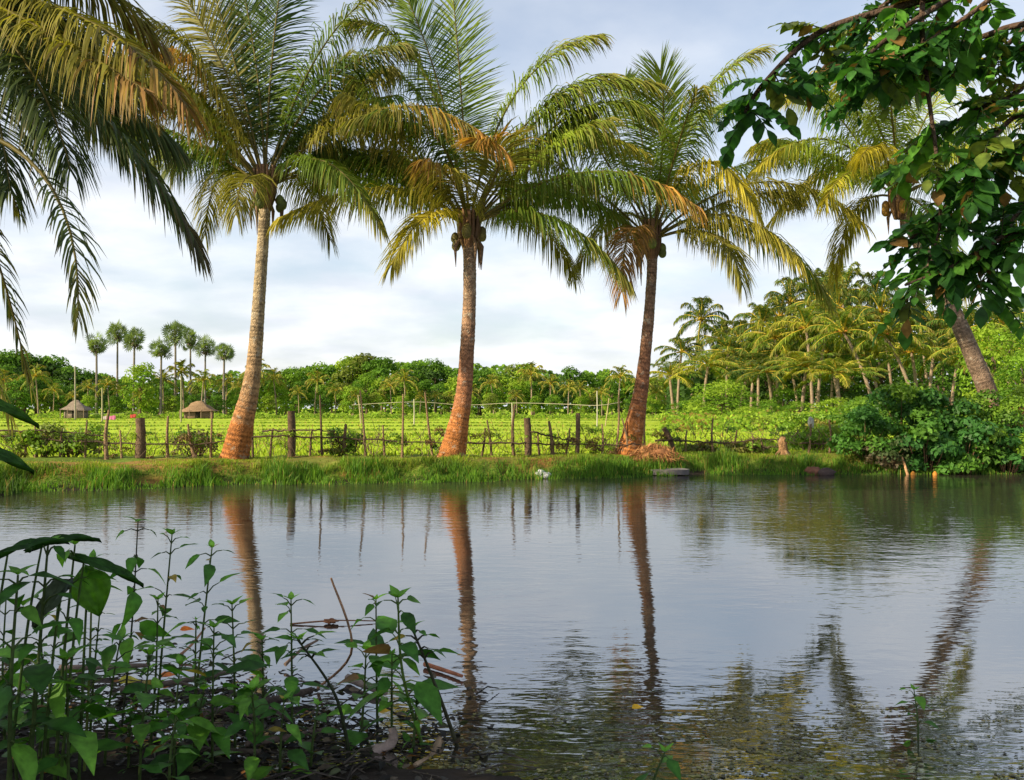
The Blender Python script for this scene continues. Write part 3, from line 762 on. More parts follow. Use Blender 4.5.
for k, (px, py, Yt) in enumerate(pos):
    x = P(px, 410, Yt)[0]; z = gz(x, Yt); hgt = P(px, py, Yt)[2] - z
    s = 1.0 if k not in (1, 5, 6) else .88
    place('palmyra_palm', PALMYRA[k % 3], (x, Yt, z), lab[k], 'palm tree', 'palmyra palms above the treeline', s, k * 1.3, hgt / 18.2)

# ------------------------------------------------------------------ palm grove at the right
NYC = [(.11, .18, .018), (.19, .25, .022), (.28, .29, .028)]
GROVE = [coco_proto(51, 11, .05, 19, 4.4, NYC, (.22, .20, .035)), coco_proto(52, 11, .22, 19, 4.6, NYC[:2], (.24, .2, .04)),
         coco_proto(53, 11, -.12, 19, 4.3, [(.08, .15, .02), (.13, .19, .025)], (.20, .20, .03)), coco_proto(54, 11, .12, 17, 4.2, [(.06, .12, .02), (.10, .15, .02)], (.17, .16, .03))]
grove = [  # crown px, py, distance, proto, spin, label
    (703, 320, 118, 3, 0, 'tall lone coconut palm standing above the grove at its left end'),
    (682, 352, 112, 3, 1, 'dark coconut palm at the far left edge of the right grove'),
    (706, 366, 90, 0, .4, 'yellowish coconut palm with spreading fronds, below the tall lone palm'),
    (672, 374, 100, 0, 2.2, 'low coconut palm just right of the right big trunk'),
    (726, 352, 104, 2, 1.5, 'green coconut palm right below the tall lone palm of the grove'),
    (745, 366, 92, 3, 0, 'coconut palm with upright fronds left of the round bright tree'),
    (762, 325, 108, 2, 3, 'dark coconut palm on the skyline, first on the grove rise'),
    (775, 338, 94, 0, 4.2, 'coconut palm with orange heart and straight pale trunk in grove'),
    (783, 316, 112, 3, .6, 'skyline coconut palm second on the grove rise'),
    (803, 366, 78, 0, 5.2, 'bright coconut palm with glowing orange heart, low in front of the grove'),
    (808, 328, 90, 0, 2.9, 'yellow-fronded coconut palm touching the long hanging frond tip'),
    (822, 331, 94, 2, 2, 'green coconut palm squeezed between two yellow crowns in grove'),
    (812, 305, 110, 2, 1.2, 'skyline coconut palm above the yellow crowns of the grove'),
    (855, 331, 80, 1, .35, 'large coconut palm with orange heart and trunk slanting right'),
    (850, 293, 112, 2, 4, 'highest coconut palm on the skyline of the right grove'),
    (835, 310, 104, 3, 5, 'dark coconut palm behind the large slanting palm'),
    (897, 334, 80, 1, .3, 'bright drooping coconut palm below the hanging leaf spray'),
    (880, 312, 100, 2, .2, 'dark coconut palm between the two bright slanting palms'),
    (925, 318, 98, 3, 1.9, 'coconut palm behind the hanging leaf spray'),
    (960, 330, 92, 2, 2.5, 'green coconut palm behind the leaning right trunk'),
    (983, 348, 78, 0, 3.4, 'yellow-ribbed coconut palm right of the leaning trunk'),
    (1010, 325, 90, 2, 4.7, 'coconut palm at the right edge above the bank bushes'),
    (760, 352, 100, 2, 4.5, 'shaded coconut palm in the middle of grove, left part'),
    (790, 352, 100, 3, 3.3, 'shaded coconut palm behind the glowing orange heart'),
    (835, 352, 96, 3, 2.2, 'shaded coconut palm left of the large slanting trunk'),
    (875, 355, 94, 2, 5.5, 'shaded coconut palm right of the large slanting trunk'),
    (742, 338, 112, 3, 2.6, 'slender coconut palm on the skyline above the round bright tree'),
    (795, 302, 116, 3, 1.1, 'small skyline coconut palm at the start of the grove crest'),
    (830, 297, 118, 2, 2.7, 'small skyline coconut palm left of the highest one'),
    (870, 300, 116, 3, 3.9, 'small skyline coconut palm right of the highest one'),
    (840, 372, 74, 0, 1.7, 'low young coconut palm before the dark gap left of slanting trunk'),
    (720, 340, 116, 2, .3, 'small dark coconut palm at the right shoulder of the tall lone palm'),
    (915, 352, 84, 0, 2.9, 'yellow coconut palm low behind the tall leafy bush of the thicket'),
    (945, 335, 100, 0, 1.2, 'yellowish coconut palm seen beside the leaning right trunk'),
    (769, 372, 84, 3, 4.1, 'small green coconut palm between round bright tree and glowing heart'),
    (935, 352, 88, 3, .8, 'shaded coconut palm above the brown bare stems'),
]
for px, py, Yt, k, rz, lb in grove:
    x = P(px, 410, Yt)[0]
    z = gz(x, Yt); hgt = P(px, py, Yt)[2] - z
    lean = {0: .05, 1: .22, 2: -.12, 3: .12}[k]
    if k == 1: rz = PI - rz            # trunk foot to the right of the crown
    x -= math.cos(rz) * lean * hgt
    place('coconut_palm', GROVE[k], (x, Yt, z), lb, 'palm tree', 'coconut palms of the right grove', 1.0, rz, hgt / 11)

def small_tree(px, py, Yt, wpx, kind, label, nm='broadleaf_tree', grp='undergrowth trees of the right grove'):
    x = P(px, 410, Yt)[0]; z = gz(x, Yt); hgt = P(px, py, Yt)[2] - z
    look, pr = KINDS[kind]; wm_ = wpx / F * Yt
    return place(nm, pr[int(px) % 2], (x, Yt, z), label, 'tree' if nm != 'shrub' else 'shrub', grp, wm_ / 10.0, rng.uniform(0, 6), hgt / 12)
BIGK = {'mid': [broad(13, 3, 1.5, 2600, .17, [G1, G2], low=.05), broad(14, 3, 1.4, 2400, .17, [G1, G2, G3], low=.05)],
        'bright': [broad(15, 3, 1.5, 2600, .17, [G2, G3], low=.05), broad(16, 3, 1.4, 2400, .19, [G3, (.15, .2, .03)], low=.05)],
        'dark': [broad(17, 3, 1.5, 2600, .17, [G4, G1], low=.05)]}
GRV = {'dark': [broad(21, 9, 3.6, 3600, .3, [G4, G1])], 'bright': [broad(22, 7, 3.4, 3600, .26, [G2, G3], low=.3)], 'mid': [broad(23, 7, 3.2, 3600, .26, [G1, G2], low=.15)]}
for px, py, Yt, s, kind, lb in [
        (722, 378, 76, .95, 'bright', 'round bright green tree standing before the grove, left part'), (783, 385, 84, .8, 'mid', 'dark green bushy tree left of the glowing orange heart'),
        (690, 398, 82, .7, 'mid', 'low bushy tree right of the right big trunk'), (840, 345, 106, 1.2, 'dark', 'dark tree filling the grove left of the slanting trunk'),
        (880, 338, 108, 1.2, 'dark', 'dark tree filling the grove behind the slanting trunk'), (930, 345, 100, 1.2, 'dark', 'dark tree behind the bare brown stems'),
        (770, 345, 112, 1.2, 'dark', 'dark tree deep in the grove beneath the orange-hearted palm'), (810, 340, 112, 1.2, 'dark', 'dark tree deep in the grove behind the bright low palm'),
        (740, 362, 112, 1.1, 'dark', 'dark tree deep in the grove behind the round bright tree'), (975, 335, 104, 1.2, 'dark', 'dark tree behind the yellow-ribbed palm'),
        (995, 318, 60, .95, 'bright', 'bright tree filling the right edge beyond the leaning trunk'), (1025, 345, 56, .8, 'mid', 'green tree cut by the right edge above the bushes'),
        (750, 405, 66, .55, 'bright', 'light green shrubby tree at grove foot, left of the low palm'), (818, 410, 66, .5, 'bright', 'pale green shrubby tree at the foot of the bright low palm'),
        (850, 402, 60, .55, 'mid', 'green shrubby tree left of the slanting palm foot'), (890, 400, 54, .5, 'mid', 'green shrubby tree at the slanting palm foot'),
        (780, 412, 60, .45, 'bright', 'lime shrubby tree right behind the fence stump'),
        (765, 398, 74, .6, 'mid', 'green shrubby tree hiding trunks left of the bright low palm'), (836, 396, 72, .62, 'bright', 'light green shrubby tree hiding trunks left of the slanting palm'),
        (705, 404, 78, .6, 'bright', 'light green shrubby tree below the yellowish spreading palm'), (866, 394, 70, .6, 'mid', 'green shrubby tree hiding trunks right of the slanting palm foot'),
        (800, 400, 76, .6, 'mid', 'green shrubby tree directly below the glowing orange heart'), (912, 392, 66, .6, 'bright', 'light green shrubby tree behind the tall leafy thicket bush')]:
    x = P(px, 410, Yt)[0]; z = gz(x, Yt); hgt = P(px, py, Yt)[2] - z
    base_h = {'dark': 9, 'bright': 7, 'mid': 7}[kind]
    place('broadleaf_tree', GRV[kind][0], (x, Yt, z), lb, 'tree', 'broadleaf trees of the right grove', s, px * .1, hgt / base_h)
# grove floor scrub
mb = MB(); n = 16000
px = rng.uniform(660, 1060, n); Yw = 52 + 40 * rng.random(n)
c = np.array([P(a, 415, d) for a, d in zip(px, Yw)]); c[:, 2] = ground(c[:, 0], c[:, 1]) + rng.random(n) ** 1.5 * (1.0 + .8 * wob(c[:, 0] * .6, c[:, 1] * .6)).clip(.3, 3)
nr = unit(rng.normal(0, .6, (n, 3)) + np.array([0, -.6, .7])); L = rng.uniform(.14, .32, n)
cl = np.array([G2, G3, (.22, .16, .04)])[(wob(c[:, 0] * .5, c[:, 1] * .5) * 1.5 + 1.4).clip(0, 2).astype(int)]
diamonds(mb, c, np.cross(nr, rng.normal(0, 1, (n, 3))), nr, L, L * .6, cl * rng.uniform(.7, 1.3, (n, 1)))
tag(mb.build('grove_undergrowth', M_FAR), 'light green and straw coloured undergrowth on the floor of the right grove', 'undergrowth', kind='stuff')

mb = MB(); n = 19000
px = rng.uniform(668, 1110, n); Yw = rng.uniform(114, 126, n)
topy = np.interp(px, [668, 700, 740, 780, 850, 1110], [385, 368, 345, 326, 312, 308]) + 7 * wob(px, 0, .08) + 4 * wob(px, 2, .25)
u = np.where(rng.random(n) < .45, 1 - rng.random(n) ** 1.5, rng.random(n))
c = np.array([P(a, 424 + (b - 424) * q, d) for a, b, q, d in zip(px, topy, u, Yw)])
nr = unit(rng.normal(0, .6, (n, 3)) + np.array([0, -.8, .6])); L = rng.uniform(.5, .9, n)
cl = np.array([G1, G4, G4])[(wob(px * .11, Yw * .2) * 1.5 + 1.5).clip(0, 2).astype(int)]
diamonds(mb, c, np.cross(nr, rng.normal(0, 1, (n, 3))), nr, L, L * .6, cl * rng.uniform(.7, 1.3, (n, 1)))
tag(mb.build('grove_wood', M_FAR), 'dark dense wood closing the view behind the palms of the right grove', 'wood', kind='stuff')

# ------------------------------------------------------------------ bushes on the right bank and along the fence
def bush(px, pytop, Yb, wpx, cols, leaf, n, label, name='bush', stems=7, grp='bushes on the right bank', depth=1.0, ovl=False):
    wpx *= 1.12
    x = P(px, 440, Yb)[0]; z = max(gz(x, Yb), -.05); hgt = P(px, pytop, Yb)[2] - z; R = .5 * wpx / F * Yb
    t = thing(name, label, 'bush' if name == 'bush' else name.split('_')[-1], (x, Yb, z), grp)
    sm, lm = MB(), MB(); blobs = []
    for k in range(stems * 2):
        a = k * 2.399; rr = R * math.sqrt((k + .5) / (stems * 2)) * .8
        c = np.array([x + math.cos(a) * rr, Yb + math.sin(a) * rr * depth, z + hgt * rng.uniform(.12, .95) * (1 - .3 * (rr / R) ** 2)])
        blobs.append([*c, R * rng.uniform(.28, .42) + .06])
        tube(sm, [[x + math.cos(a) * .1, Yb + math.sin(a) * .1, z - .1], (np.array([x, Yb, z]) + c) / 2 + rng.normal(0, .05, 3), c], [.018, .012, .006], 4, (.15, .09, .05), cap=False)
    crown_leaves(lm, blobs, int(n * 1.35), leaf, cols, .6, .6)
    sm.build('stems', M_WOOD, t); lm.build('foliage', M_LEAF, t)
    return t
BL = [(.04, .12, .02), (.065, .17, .022), (.09, .20, .025)]
for a in [
    (868, 404, 23.9, 62, BL, .11, 2600, 'dark green bush hanging over the water at the left end of the bank thicket'),
    (846, 420, 25.6, 46, [G2, G3], .10, 1500, 'light green bush behind the fence end beside the thicket'),
    (905, 376, 25.0, 78, BL + [G2], .12, 3200, 'tall leafy bush left of the bare brown stems'),
    (945, 392, 24.4, 66, BL, .12, 2800, 'dense bluish green bush below the bare brown stems'),
    (985, 386, 24.3, 66, [G1, G2], .11, 2600, 'bush round the foot of the leaning right palm'),
    (925, 422, 23.35, 56, [(.05, .15, .03), BL[1], BL[2]], .15, 1500, 'broad-leaved bush overhanging the water between two orange floats'),
    (965, 420, 23.35, 58, [(.05, .15, .03), BL[1], BL[2]], .15, 1500, 'broad-leaved bush overhanging the water, right of the orange floats'),
    (1008, 422, 23.4, 60, [(.05, .15, .03), G2], .14, 1500, 'broad-leaved bush at the right edge over the water'),
    (890, 430, 23.4, 46, [(.09, .07, .035), (.06, .09, .03)], .09, 1400, 'brownish twiggy bush at the waterline of the thicket'),
    (1004, 398, 25.4, 40, [(.20, .055, .03), (.13, .08, .03)], .10, 900, 'reddish leaved bush at the right edge'),
    (1022, 385, 26.6, 50, [G2, G3], .11, 1500, 'light green bush cut by the right edge'),
    (70, 422, 23.2, 66, [G2, (.15, .2, .03)], .10, 1300, 'leafy creeper bush smothering the fence at far left'),
    (42, 432, 22.8, 40, [G2, G3], .10, 800, 'small creeper bush on the fence at the left edge'),
    (196, 432, 23.3, 40, [(.10, .085, .03), G1], .09, 500, 'brown twiggy bush on the fence left of the left big palm'),
    (345, 430, 23.6, 34, [G1, G2], .09, 600, 'small climbing bush on the fence between left and middle palms'),
    (745, 444, 25.2, 34, [G2, (.18, .18, .04)], .09, 900, 'low straggling bush on the broken fence'),
    (700, 447, 25.4, 30, [(.14, .17, .03), (.20, .15, .04)], .09, 700, 'low dry bush on the fence right of the straw heap'),
    (812, 430, 27.0, 50, [G2, G3], .10, 1200, 'bright bush behind the fence stump'),
]: bush(*a)
# bare brown stems in the thicket
for k, (px, py, Yb, w, cl, lb) in enumerate([
    (700, 427, 60, 30, [G2, G3], 'light green bush in the field right of the right big trunk'), (735, 420, 62, 36, [G2, G3, G1], 'green bush beyond the broken fence, left of the stump'),
    (770, 420, 58, 36, [G3, (.2, .24, .03)], 'lime bush beyond the broken fence, just left of the stump'), (800, 414, 50, 40, [G2, G3], 'tall lime bush right of the stump, before the grove'),
    (832, 416, 42, 40, [G2, (.22, .2, .04)], 'yellowish bush between stump and thicket'), (858, 400, 36, 52, [G1, G2], 'green bush just behind the left end of the thicket'),
    (760, 444, 32, 22, [(.26, .20, .04), G3], 'straw coloured low bush behind the broken fence'), (822, 438, 31, 34, [(.28, .20, .045), (.2, .2, .04)], 'dry orange-brown low bush behind the fence end'),
    (720, 446, 31, 22, [G2, (.22, .2, .04)], 'patchy low bush behind the two sagging rails'), (792, 438, 35, 24, [G1, G2], 'dark green low bush directly behind the stump'),
    (672, 428, 60, 22, [G2, G3], 'small bush at the field edge right behind the straw heap')]):
    bush(px, py, Yb, w, cl, .15 if Yb > 40 else .12, 1500, lb, grp='bushes beyond the broken fence')
# bare brown stems in the thicket
t = thing('bare_shrub', 'bare forked brown stems sticking out of the bank thicket', 'shrub', G(943, 25.4))
mb = MB()
for dx, tx, ty in ((0, 938, 385), (-.1, 930, 392), (.12, 950, 398), (.05, 944, 388), (-.2, 925, 408)):
    a = G(943, 25.4) + np.array([dx, 0, 0]); e = P(tx, ty, 25.4 + dx)
    c = catmull([a, a * .5 + e * .5 + np.array([rng.normal(0, .06), 0, 0]), e], 8); tube(mb, c, np.linspace(.05, .02, 8), 6, (.36, .20, .12))
mb.build('stems', M_WOOD, t)

# ------------------------------------------------------------------ stick fence
WD = np.array([.13, .09, .06])
def fence(name, label, posts, stakes, rails, Yf):
    px0 = posts[0][0] if posts else stakes[0][0]
    t = thing(name, label, 'fence', G(px0, Yf), 'stick fence behind the bank')
    for px, py, w, dpx in posts:
        b = G(px, Yf); e = P(px + dpx, py, Yf)
        mb = MB(); r = .44 * w / F * Yf
        c = catmull([b - [0, 0, .2], b * .5 + e * .5 + [r * .2, 0, 0], e], 9)
        tube(mb, c, r * (1 + rng.normal(0, .05, 9)), 9, WD * rng.uniform(.75, 1.15) * np.array([1, .95, .9]))
        mb.build('post', M_WOOD, t)
    for px, py, w, dpx in stakes:
        b = G(px, Yf + rng.uniform(-.1, .1)); e = P(px + dpx, py, Yf)
        mb = MB(); r = .42 * w / F * Yf
        c = catmull([b - [0, 0, .1], b * .5 + e * .5 + [rng.normal(0, .03), 0, 0], e], 9)
        tube(mb, c, np.linspace(r * 1.2, r * .6, 9), 5, WD * rng.uniform(.8, 2.0) * np.array([1.05, 1, .85]))
        mb.build('stake', M_WOOD, t)
    for pts in rails:
        mb = MB(); c = catmull([P(a, b2, Yf - .06) for a, b2 in pts], 30); c[:, 2] += .012 * rng.normal(0, 1, 30); c[:, 1] += .02 * rng.normal(0, 1, 30)
        tube(mb, c, np.linspace(.025, .014, 30), 5, WD * rng.uniform(.55, .95)); mb.build('rail', M_WOOD, t)
    # twigs and thorn brush wedged in
    mb = MB()
    span = (min(p[0][0] for p in rails), max(p[-1][0] for p in rails))
    for k in range(int((span[1] - span[0]) * .7)):
        px = rng.uniform(*span); b = G(px, Yf + rng.uniform(-.2, .25)); b[2] += rng.uniform(-.05, .45)
        d = np.array([rng.normal(0, .22), rng.normal(0, .08), rng.uniform(.08, .5)])
        tube(mb, [b, b + d * .5 + rng.normal(0, .03, 3), b + d], [.008, .006, .003], 4, WD * rng.uniform(.5, 1.6), cap=False)
    mb.build('brushwood', M_WOOD, t)
    mb = MB(); blobs = []
    for k in range(int((span[1] - span[0]) / 7)):
        b = G(rng.uniform(*span), Yf + rng.uniform(-.1, .15)); b[2] += rng.uniform(.0, .62); blobs.append([*b, rng.uniform(.07, .2)])
    crown_leaves(mb, blobs, len(blobs) * 85, .06, [G2, (.16, .15, .03), G1, (.17, .11, .04), G3], .7, .5)
    mb.build('creeper', M_LEAF, t)
fence('stick_fence', 'stick fence with one thick grey post, left of the left big palm',
      [(140, 418, 11, 0)], [(107, 410, 5, 2), (168, 416, 4, 0), (196, 424, 4, -8), (211, 412, 3, 1), (36, 425, 3, -1), (60, 428, 3, 2), (85, 420, 3, 2), (122, 430, 3, -2), (24, 430, 3, 0)],
      [[(-40, 436), (20, 437), (70, 441), (140, 444), (200, 444), (236, 440)], [(-40, 430), (60, 432), (110, 437)]], 22.7)
fence('stick_fence', 'stick fence with square grey post and long thin stakes between left and middle big palms',
      [(291, 411, 9, 0)], [(253, 420, 3, 0), (322, 395, 3, -2), (345, 424, 5, 1), (366, 390, 3, -6), (402, 394, 3, 1), (433, 392, 3, -8), (270, 428, 3, 3), (385, 425, 3, -2), (310, 430, 3, 2)],
      [[(238, 440), (265, 436), (300, 437), (345, 438), (400, 441), (455, 444)], [(262, 431), (300, 430), (335, 431)]], 23.3)
fence('stick_fence', 'stick fence with thick dark post and brushwood between middle and right big palms',
      [(528, 418, 8, -1), (577, 413, 5, 1)], [(514, 404, 4, 1), (553, 421, 5, -4), (492, 420, 3, -5), (481, 428, 3, 4), (540, 432, 3, -2), (602, 424, 3, 0), (615, 395, 3, 4), (565, 428, 3, 5), (628, 418, 3, -6)],
      [[(455, 443), (500, 443), (550, 444), (600, 445), (640, 444)], [(528, 431), (550, 436), (578, 442)]], 24.0)
fence('stick_fence', 'broken stick fence with two sagging rails right of the straw heap',
      [(676, 428, 6, -12)], [(686, 430, 3, 1), (645, 405, 3, 1), (713, 418, 3, 0), (735, 430, 3, 2), (765, 440, 3, -4), (808, 424, 3, 3), (829, 420, 3, 0), (752, 436, 3, 1)],
      [[(655, 440), (690, 441), (725, 443), (760, 439), (780, 440)], [(668, 457), (700, 457), (735, 458)], [(740, 448), (780, 447)], [(800, 443), (830, 444), (850, 442)]], 25.0)
# pale stump at the fence
t = thing('tree_stump', 'pale tan broken stump at the end of the stick fence', 'stump', G(783, 24.6))
b = G(783, 24.6)
mb = MB(); c = catmull([b - [0, 0, .1], b + [.01, 0, .12], b + [-.01, 0, .34], P(784, 441, 24.6)], 10)
tube(mb, c, np.array([.17, .145, .125, .12, .115, .118, .112, .115, .11, .108]) * rng.uniform(.94, 1.06, 10), 9, np.array([.27, .155, .075]))
mb.build('trunk', M_BARK, t)
for q in range(4):
    a = q * 1.57 + .4; d = np.array([math.cos(a), math.sin(a), 0]); mb = MB()
    tube(mb, [b + d * .08 + [0, 0, .10], b + d * .19 + [0, 0, .02], b + d * .30 - [0, 0, .06]], [.055, .04, .02], 6, (.24, .14, .07)); mb.build('root', M_BARK, t, smooth=True)

# thin poles out in the field
def pole(px, pyt, pyb, Yp, w, col, label, lean=0, name='pole'):
    x = P(px, 420, Yp)[0]; z = gz(x, Yp); e = P(px + lean, pyt, Yp)
    t = MB(); tube(t, catmull([[x, Yp, z - .2], [(x + e[0]) / 2 + .02, Yp, (z + e[2]) / 2], e], 9), np.linspace(.34 * w, .26 * w, 9) / F * Yp, 7, col)
    o = t.build(name, M_PAINT, at=np.array([x, Yp, z]), smooth=True)
    return tag(o, label, 'pole', 'thin poles standing in the field'), e
pale = (.42, .38, .28)
_, e1 = pole(414, 399, 428, 82, 2.2, pale, 'short white pole in the field left of the middle big palm')
_, e2 = pole(512, 403, 430, 80, 2.2, pale, 'short white pole in the field right of the middle big palm')
_, e3 = pole(597, 391, 433, 74, 1.9, (.46, .42, .34), 'tall white pole in the field near the right big palm')
pole(605, 398, 430, 76, 1.6, (.4, .3, .18), 'thin brown leaning pole beside the tall white pole', 4)
pole(181, 376, 424, 110, 2.4, (.30, .27, .15), 'tall tan pole in the field left of the right hut')
pole(102, 388, 424, 110, 2.6, (.34, .30, .17), 'tan pole in the field right of the left hut')
pole(75, 366, 420, 170, 2.4, (.3, .26, .2), 'tall grey pole beside the left hut')
pole(361, 395, 425, 100, 2., (.4, .32, .2), 'thin brown pole in the field nearer the left big palm', -3)
mb = MB(); q = [P(352, 405, 84), e1 + [0, 0, -.25], P(465, 405, 81.5), e2 + [0, 0, 0], P(560, 404, 77), e3 + [0, 0, -1.1], P(622, 402, 74)]
tube(mb, catmull(q, 40), .022, 5, (.36, .33, .22))
tag(mb.build('pole_rail', M_PAINT, at=q[0]), 'long pale horizontal rail tied across the white poles in the field', 'rail')

# ------------------------------------------------------------------ huts
def hut(px, Yh, wpx, hpk, heave, label, wall, roof):
    b = G(px, Yh); W = wpx / F * Yh / 2; D = W * .8; zb = b[2]
    pk = P(px, hpk, Yh)[2]; ev = P(px, heave, Yh)[2]
    t = thing('thatched_hut', label, 'hut', b, 'thatched huts at the field edge')
    mb = MB(); box(mb, [b[0], Yh, (zb + ev) / 2 - .1], [W * .72, D * .7, (ev - zb) / 2], wall); mb.build('wall', M_STONE, t)
    mb = MB(); n = 14
    rx = W * .16
    rows = []
    for k in range(5):
        u = k / 4; hw = W * (1 - u) + rx * u; hd = D * (1 - u) + .05 * u; zz = ev - .25 + (pk - ev + .25) * (u - .05 * math.sin(PI * u))
        ring = []
        for (sx, sy) in ((-1, -1), (0, -1), (1, -1), (1, 0), (1, 1), (0, 1), (-1, 1), (-1, 0)):
            ring.append([b[0] + sx * hw + rng.normal(0, .1), Yh + sy * hd + rng.normal(0, .05), zz + rng.normal(0, .09)] if k < 4 else [b[0] + sx * hw, Yh + sy * .06, zz])
        rows.append(ring)
    v = np.array(rows).reshape(-1, 3)
    f = [[k * 8 + j, k * 8 + (j + 1) % 8, (k + 1) * 8 + (j + 1) % 8, (k + 1) * 8 + j] for k in range(4) for j in range(8)]
    mb.add(v, f, np.asarray(roof) * rng.uniform(.8, 1.2, (len(v), 1)))
    mb.add(v[-8:], [[0, 1, 2, 3], [0, 3, 4, 7], [7, 4, 5, 6]], roof)
    mb.build('roof', M_THATCH, t)
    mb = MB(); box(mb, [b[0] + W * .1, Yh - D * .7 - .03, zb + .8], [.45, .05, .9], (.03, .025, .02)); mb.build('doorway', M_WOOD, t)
    for sx in (-.92, -.35, .35, .92):
        mb = MB(); tube(mb, [[b[0] + sx * W, Yh - D * .92, zb - .1], [b[0] + sx * W, Yh - D * .92, ev + .05]], .09, 6, (.25, .18, .12)); mb.build('post', M_WOOD, t)
    return t
hut(76, 196, 25, 400, 409, 'small grey thatched hut, left one of two, under dark trees', (.22, .17, .13), (.20, .16, .12))
h = hut(199, 190, 33, 401, 410, 'larger brown thatched hut left of the left big palm', (.20, .13, .09), (.24, .16, .09))
def cloth(px, py, Yc, w, h, col, label):
    c = P(px, py, Yc); n = 9
    u, vv = np.meshgrid(np.linspace(-1, 1, n), np.linspace(0, 1, n))
    y = .08 * np.sin(u * 7 + 1) * vv
    fr = np.stack([c[0] + u * w, Yc + y, c[2] + h * .5 - vv * h + .06 * np.sin(u * 3)], -1).reshape(-1, 3)
    i, j = np.meshgrid(np.arange(n - 1), np.arange(n - 1), indexing='ij'); i = i.ravel(); j = j.ravel()
    f = np.stack([i * n + j, i * n + j + 1, (i + 1) * n + j + 1, (i + 1) * n + j], 1)
    mb = MB(); mb.add(fr, f, col); mb.add(fr + [0, .03, 0], f[:, ::-1], col)
    t = mb.build('laundry_cloth', M_CLOTH, at=c); tag(t, label, 'cloth', 'washing hung by the huts')
cloth(112, 418, 150, .55, .7, (.55, .16, .30), 'pink cloth hung out between the two huts')
cloth(105, 418, 151, .3, .6, (.5, .4, .42), 'pale cloth hung just left of the pink cloth')
cloth(133, 416, 160, .5, .55, (.45, .07, .06), 'red cloth hung out left of the thick grey fence post')
mb = MB(); q = [P(90, 414, 152), P(112, 413.5, 151), P(140, 412.5, 160)]; tube(mb, catmull(q, 12), .012, 4, (.3, .3, .3))
tag(mb.build('washing_line', M_CLOTH, at=q[0]), 'washing line carrying the pink and red cloths', 'line')

# ------------------------------------------------------------------ small things on the far bank
b = G(654, 23.4)
t = thing('straw_heap', 'heap of dry brown straw and husk at the foot of the right big palm', 'straw heap', b)
mb = MB(); lump(mb, b + [0, 0, .08], (.5, .42, .26), (.24, .11, .05), .3)
n = 900; a = rng.uniform(0, 2 * PI, n); rr = np.sqrt(rng.random(n)) * .68
p = b + np.stack([np.cos(a) * rr, np.sin(a) * rr * .7, .36 * (1 - (rr / .72) ** 2) + rng.uniform(-.03, .06, n)], 1)
d = np.stack([np.cos(a) + rng.normal(0, .6, n), np.sin(a) + rng.normal(0, .6, n), -.6 + rng.normal(0, .4, n)], 1)
diamonds(mb, p, d, rng.normal(0, 1, (n, 3)), rng.uniform(.15, .4, n), .018, np.array([.34, .17, .07]) * rng.uniform(.5, 1.5, (n, 1)))
mb.build('straw', M_THATCH, t)
b = P(668, 471, 23.0)
mb = MB()
s = [[-.42, -.12], [.38, -.16], [.45, .02], [.3, .16], [-.3, .18], [-.46, .05]]
lo = np.array([[b[0] + p[0], 22.7 + p[1], .02] for p in s]); hi = lo * [1, 1, 0] + [0, 0, .14] + rng.normal(0, .008, (6, 3))
mb.add(np.vstack([lo, hi]), [[k, (k + 1) % 6, 6 + (k + 1) % 6, 6 + k] for k in range(6)], (.10, .09, .085))
mb.add(hi, [[0, 1, 2, 5], [2, 3, 4, 5]], (.16, .15, .14)); mb.add(lo, [[5, 2, 1, 0], [5, 4, 3, 2]], (.1, .09, .08))
tag(mb.build('washing_stone', M_STONE, at=np.array([b[0], 22.7, .02])), 'flat dark stone slab at the water edge beside the straw heap', 'stone')
x = P(541, 471, 21.9)[0]
mb = MB(); lump(mb, [x, 21.75, .10], (.12, .09, .09), (.55, .55, .58), .35, 14, 9, 3.0, 2); lump(mb, [x + .1, 21.7, .06], (.13, .1, .08), (.5, .5, .53), .35, 12, 8, 3.0, 5)
tag(mb.build('white_bundle', M_CLOTH, at=np.array([x, 21.75, .02]), smooth=True), 'crumpled white plastic bundle at the grassy water edge', 'litter')
for px, Yb, r, c, lb in [(813, 23.0, (.2, .16, .13), (.20, .09, .055), 'reddish brown earth lump at the waterline left of the thicket'), (826, 22.85, (.2, .15, .10), (.07, .05, .045), 'dark wet earth lump beside the reddish one')]:
    x = P(px, 460, Yb)[0]; mb = MB(); lump(mb, [x, Yb, .06], r, c, .3, 16, 10, 2.0, px)
    tag(mb.build('earth_lump', M_STONE, at=np.array([x, Yb, 0]), smooth=True), lb, 'earth lump', 'earth lumps at the waterline')
for px, lb in ((913, 'orange floating can under the thicket, left of two'), (935, 'orange floating can under the thicket, right of two')):
    x = P(px, 471, 22.7)[0]; mb = MB()
    tube(mb, [[x, 22.7, -.08], [x, 22.7, .05], [x, 22.7, .075], [x, 22.7, .095]], [.05, .055, .03, .02], 9, (.42, .17, .02))
    tag(mb.build('float_can', M_PAINT, at=np.array([x, 22.7, -.08])), lb, 'can', 'orange cans by the thicket')
mb = MB(); tube(mb, [P(908, 476, 22.8), P(905, 466, 22.95), P(902, 457, 23.1)], [.035, .03, .022], 6, (.42, .24, .12))
tag(mb.build('driftwood_stick', M_WOOD, at=P(908, 476, 22.8)), 'pale broken stick leaning out of the water under the thicket', 'stick')
mb = MB(); c = P(811, 423, 29); lump(mb, c, (.10, .08, .17), (.42, .41, .38), .45, 12, 9, 2.0, 3); c0 = np.array([c[0], 29, gz(c[0], 29)])
tube(mb, [c0 - [0, 0, .1], c], [.03, .025], 6, (.3, .25, .2))
tag(mb.build('scarecrow_sack', M_CLOTH, at=c0, smooth=True), 'pale grey sack on a stick behind the fence before the grove', 'sack')

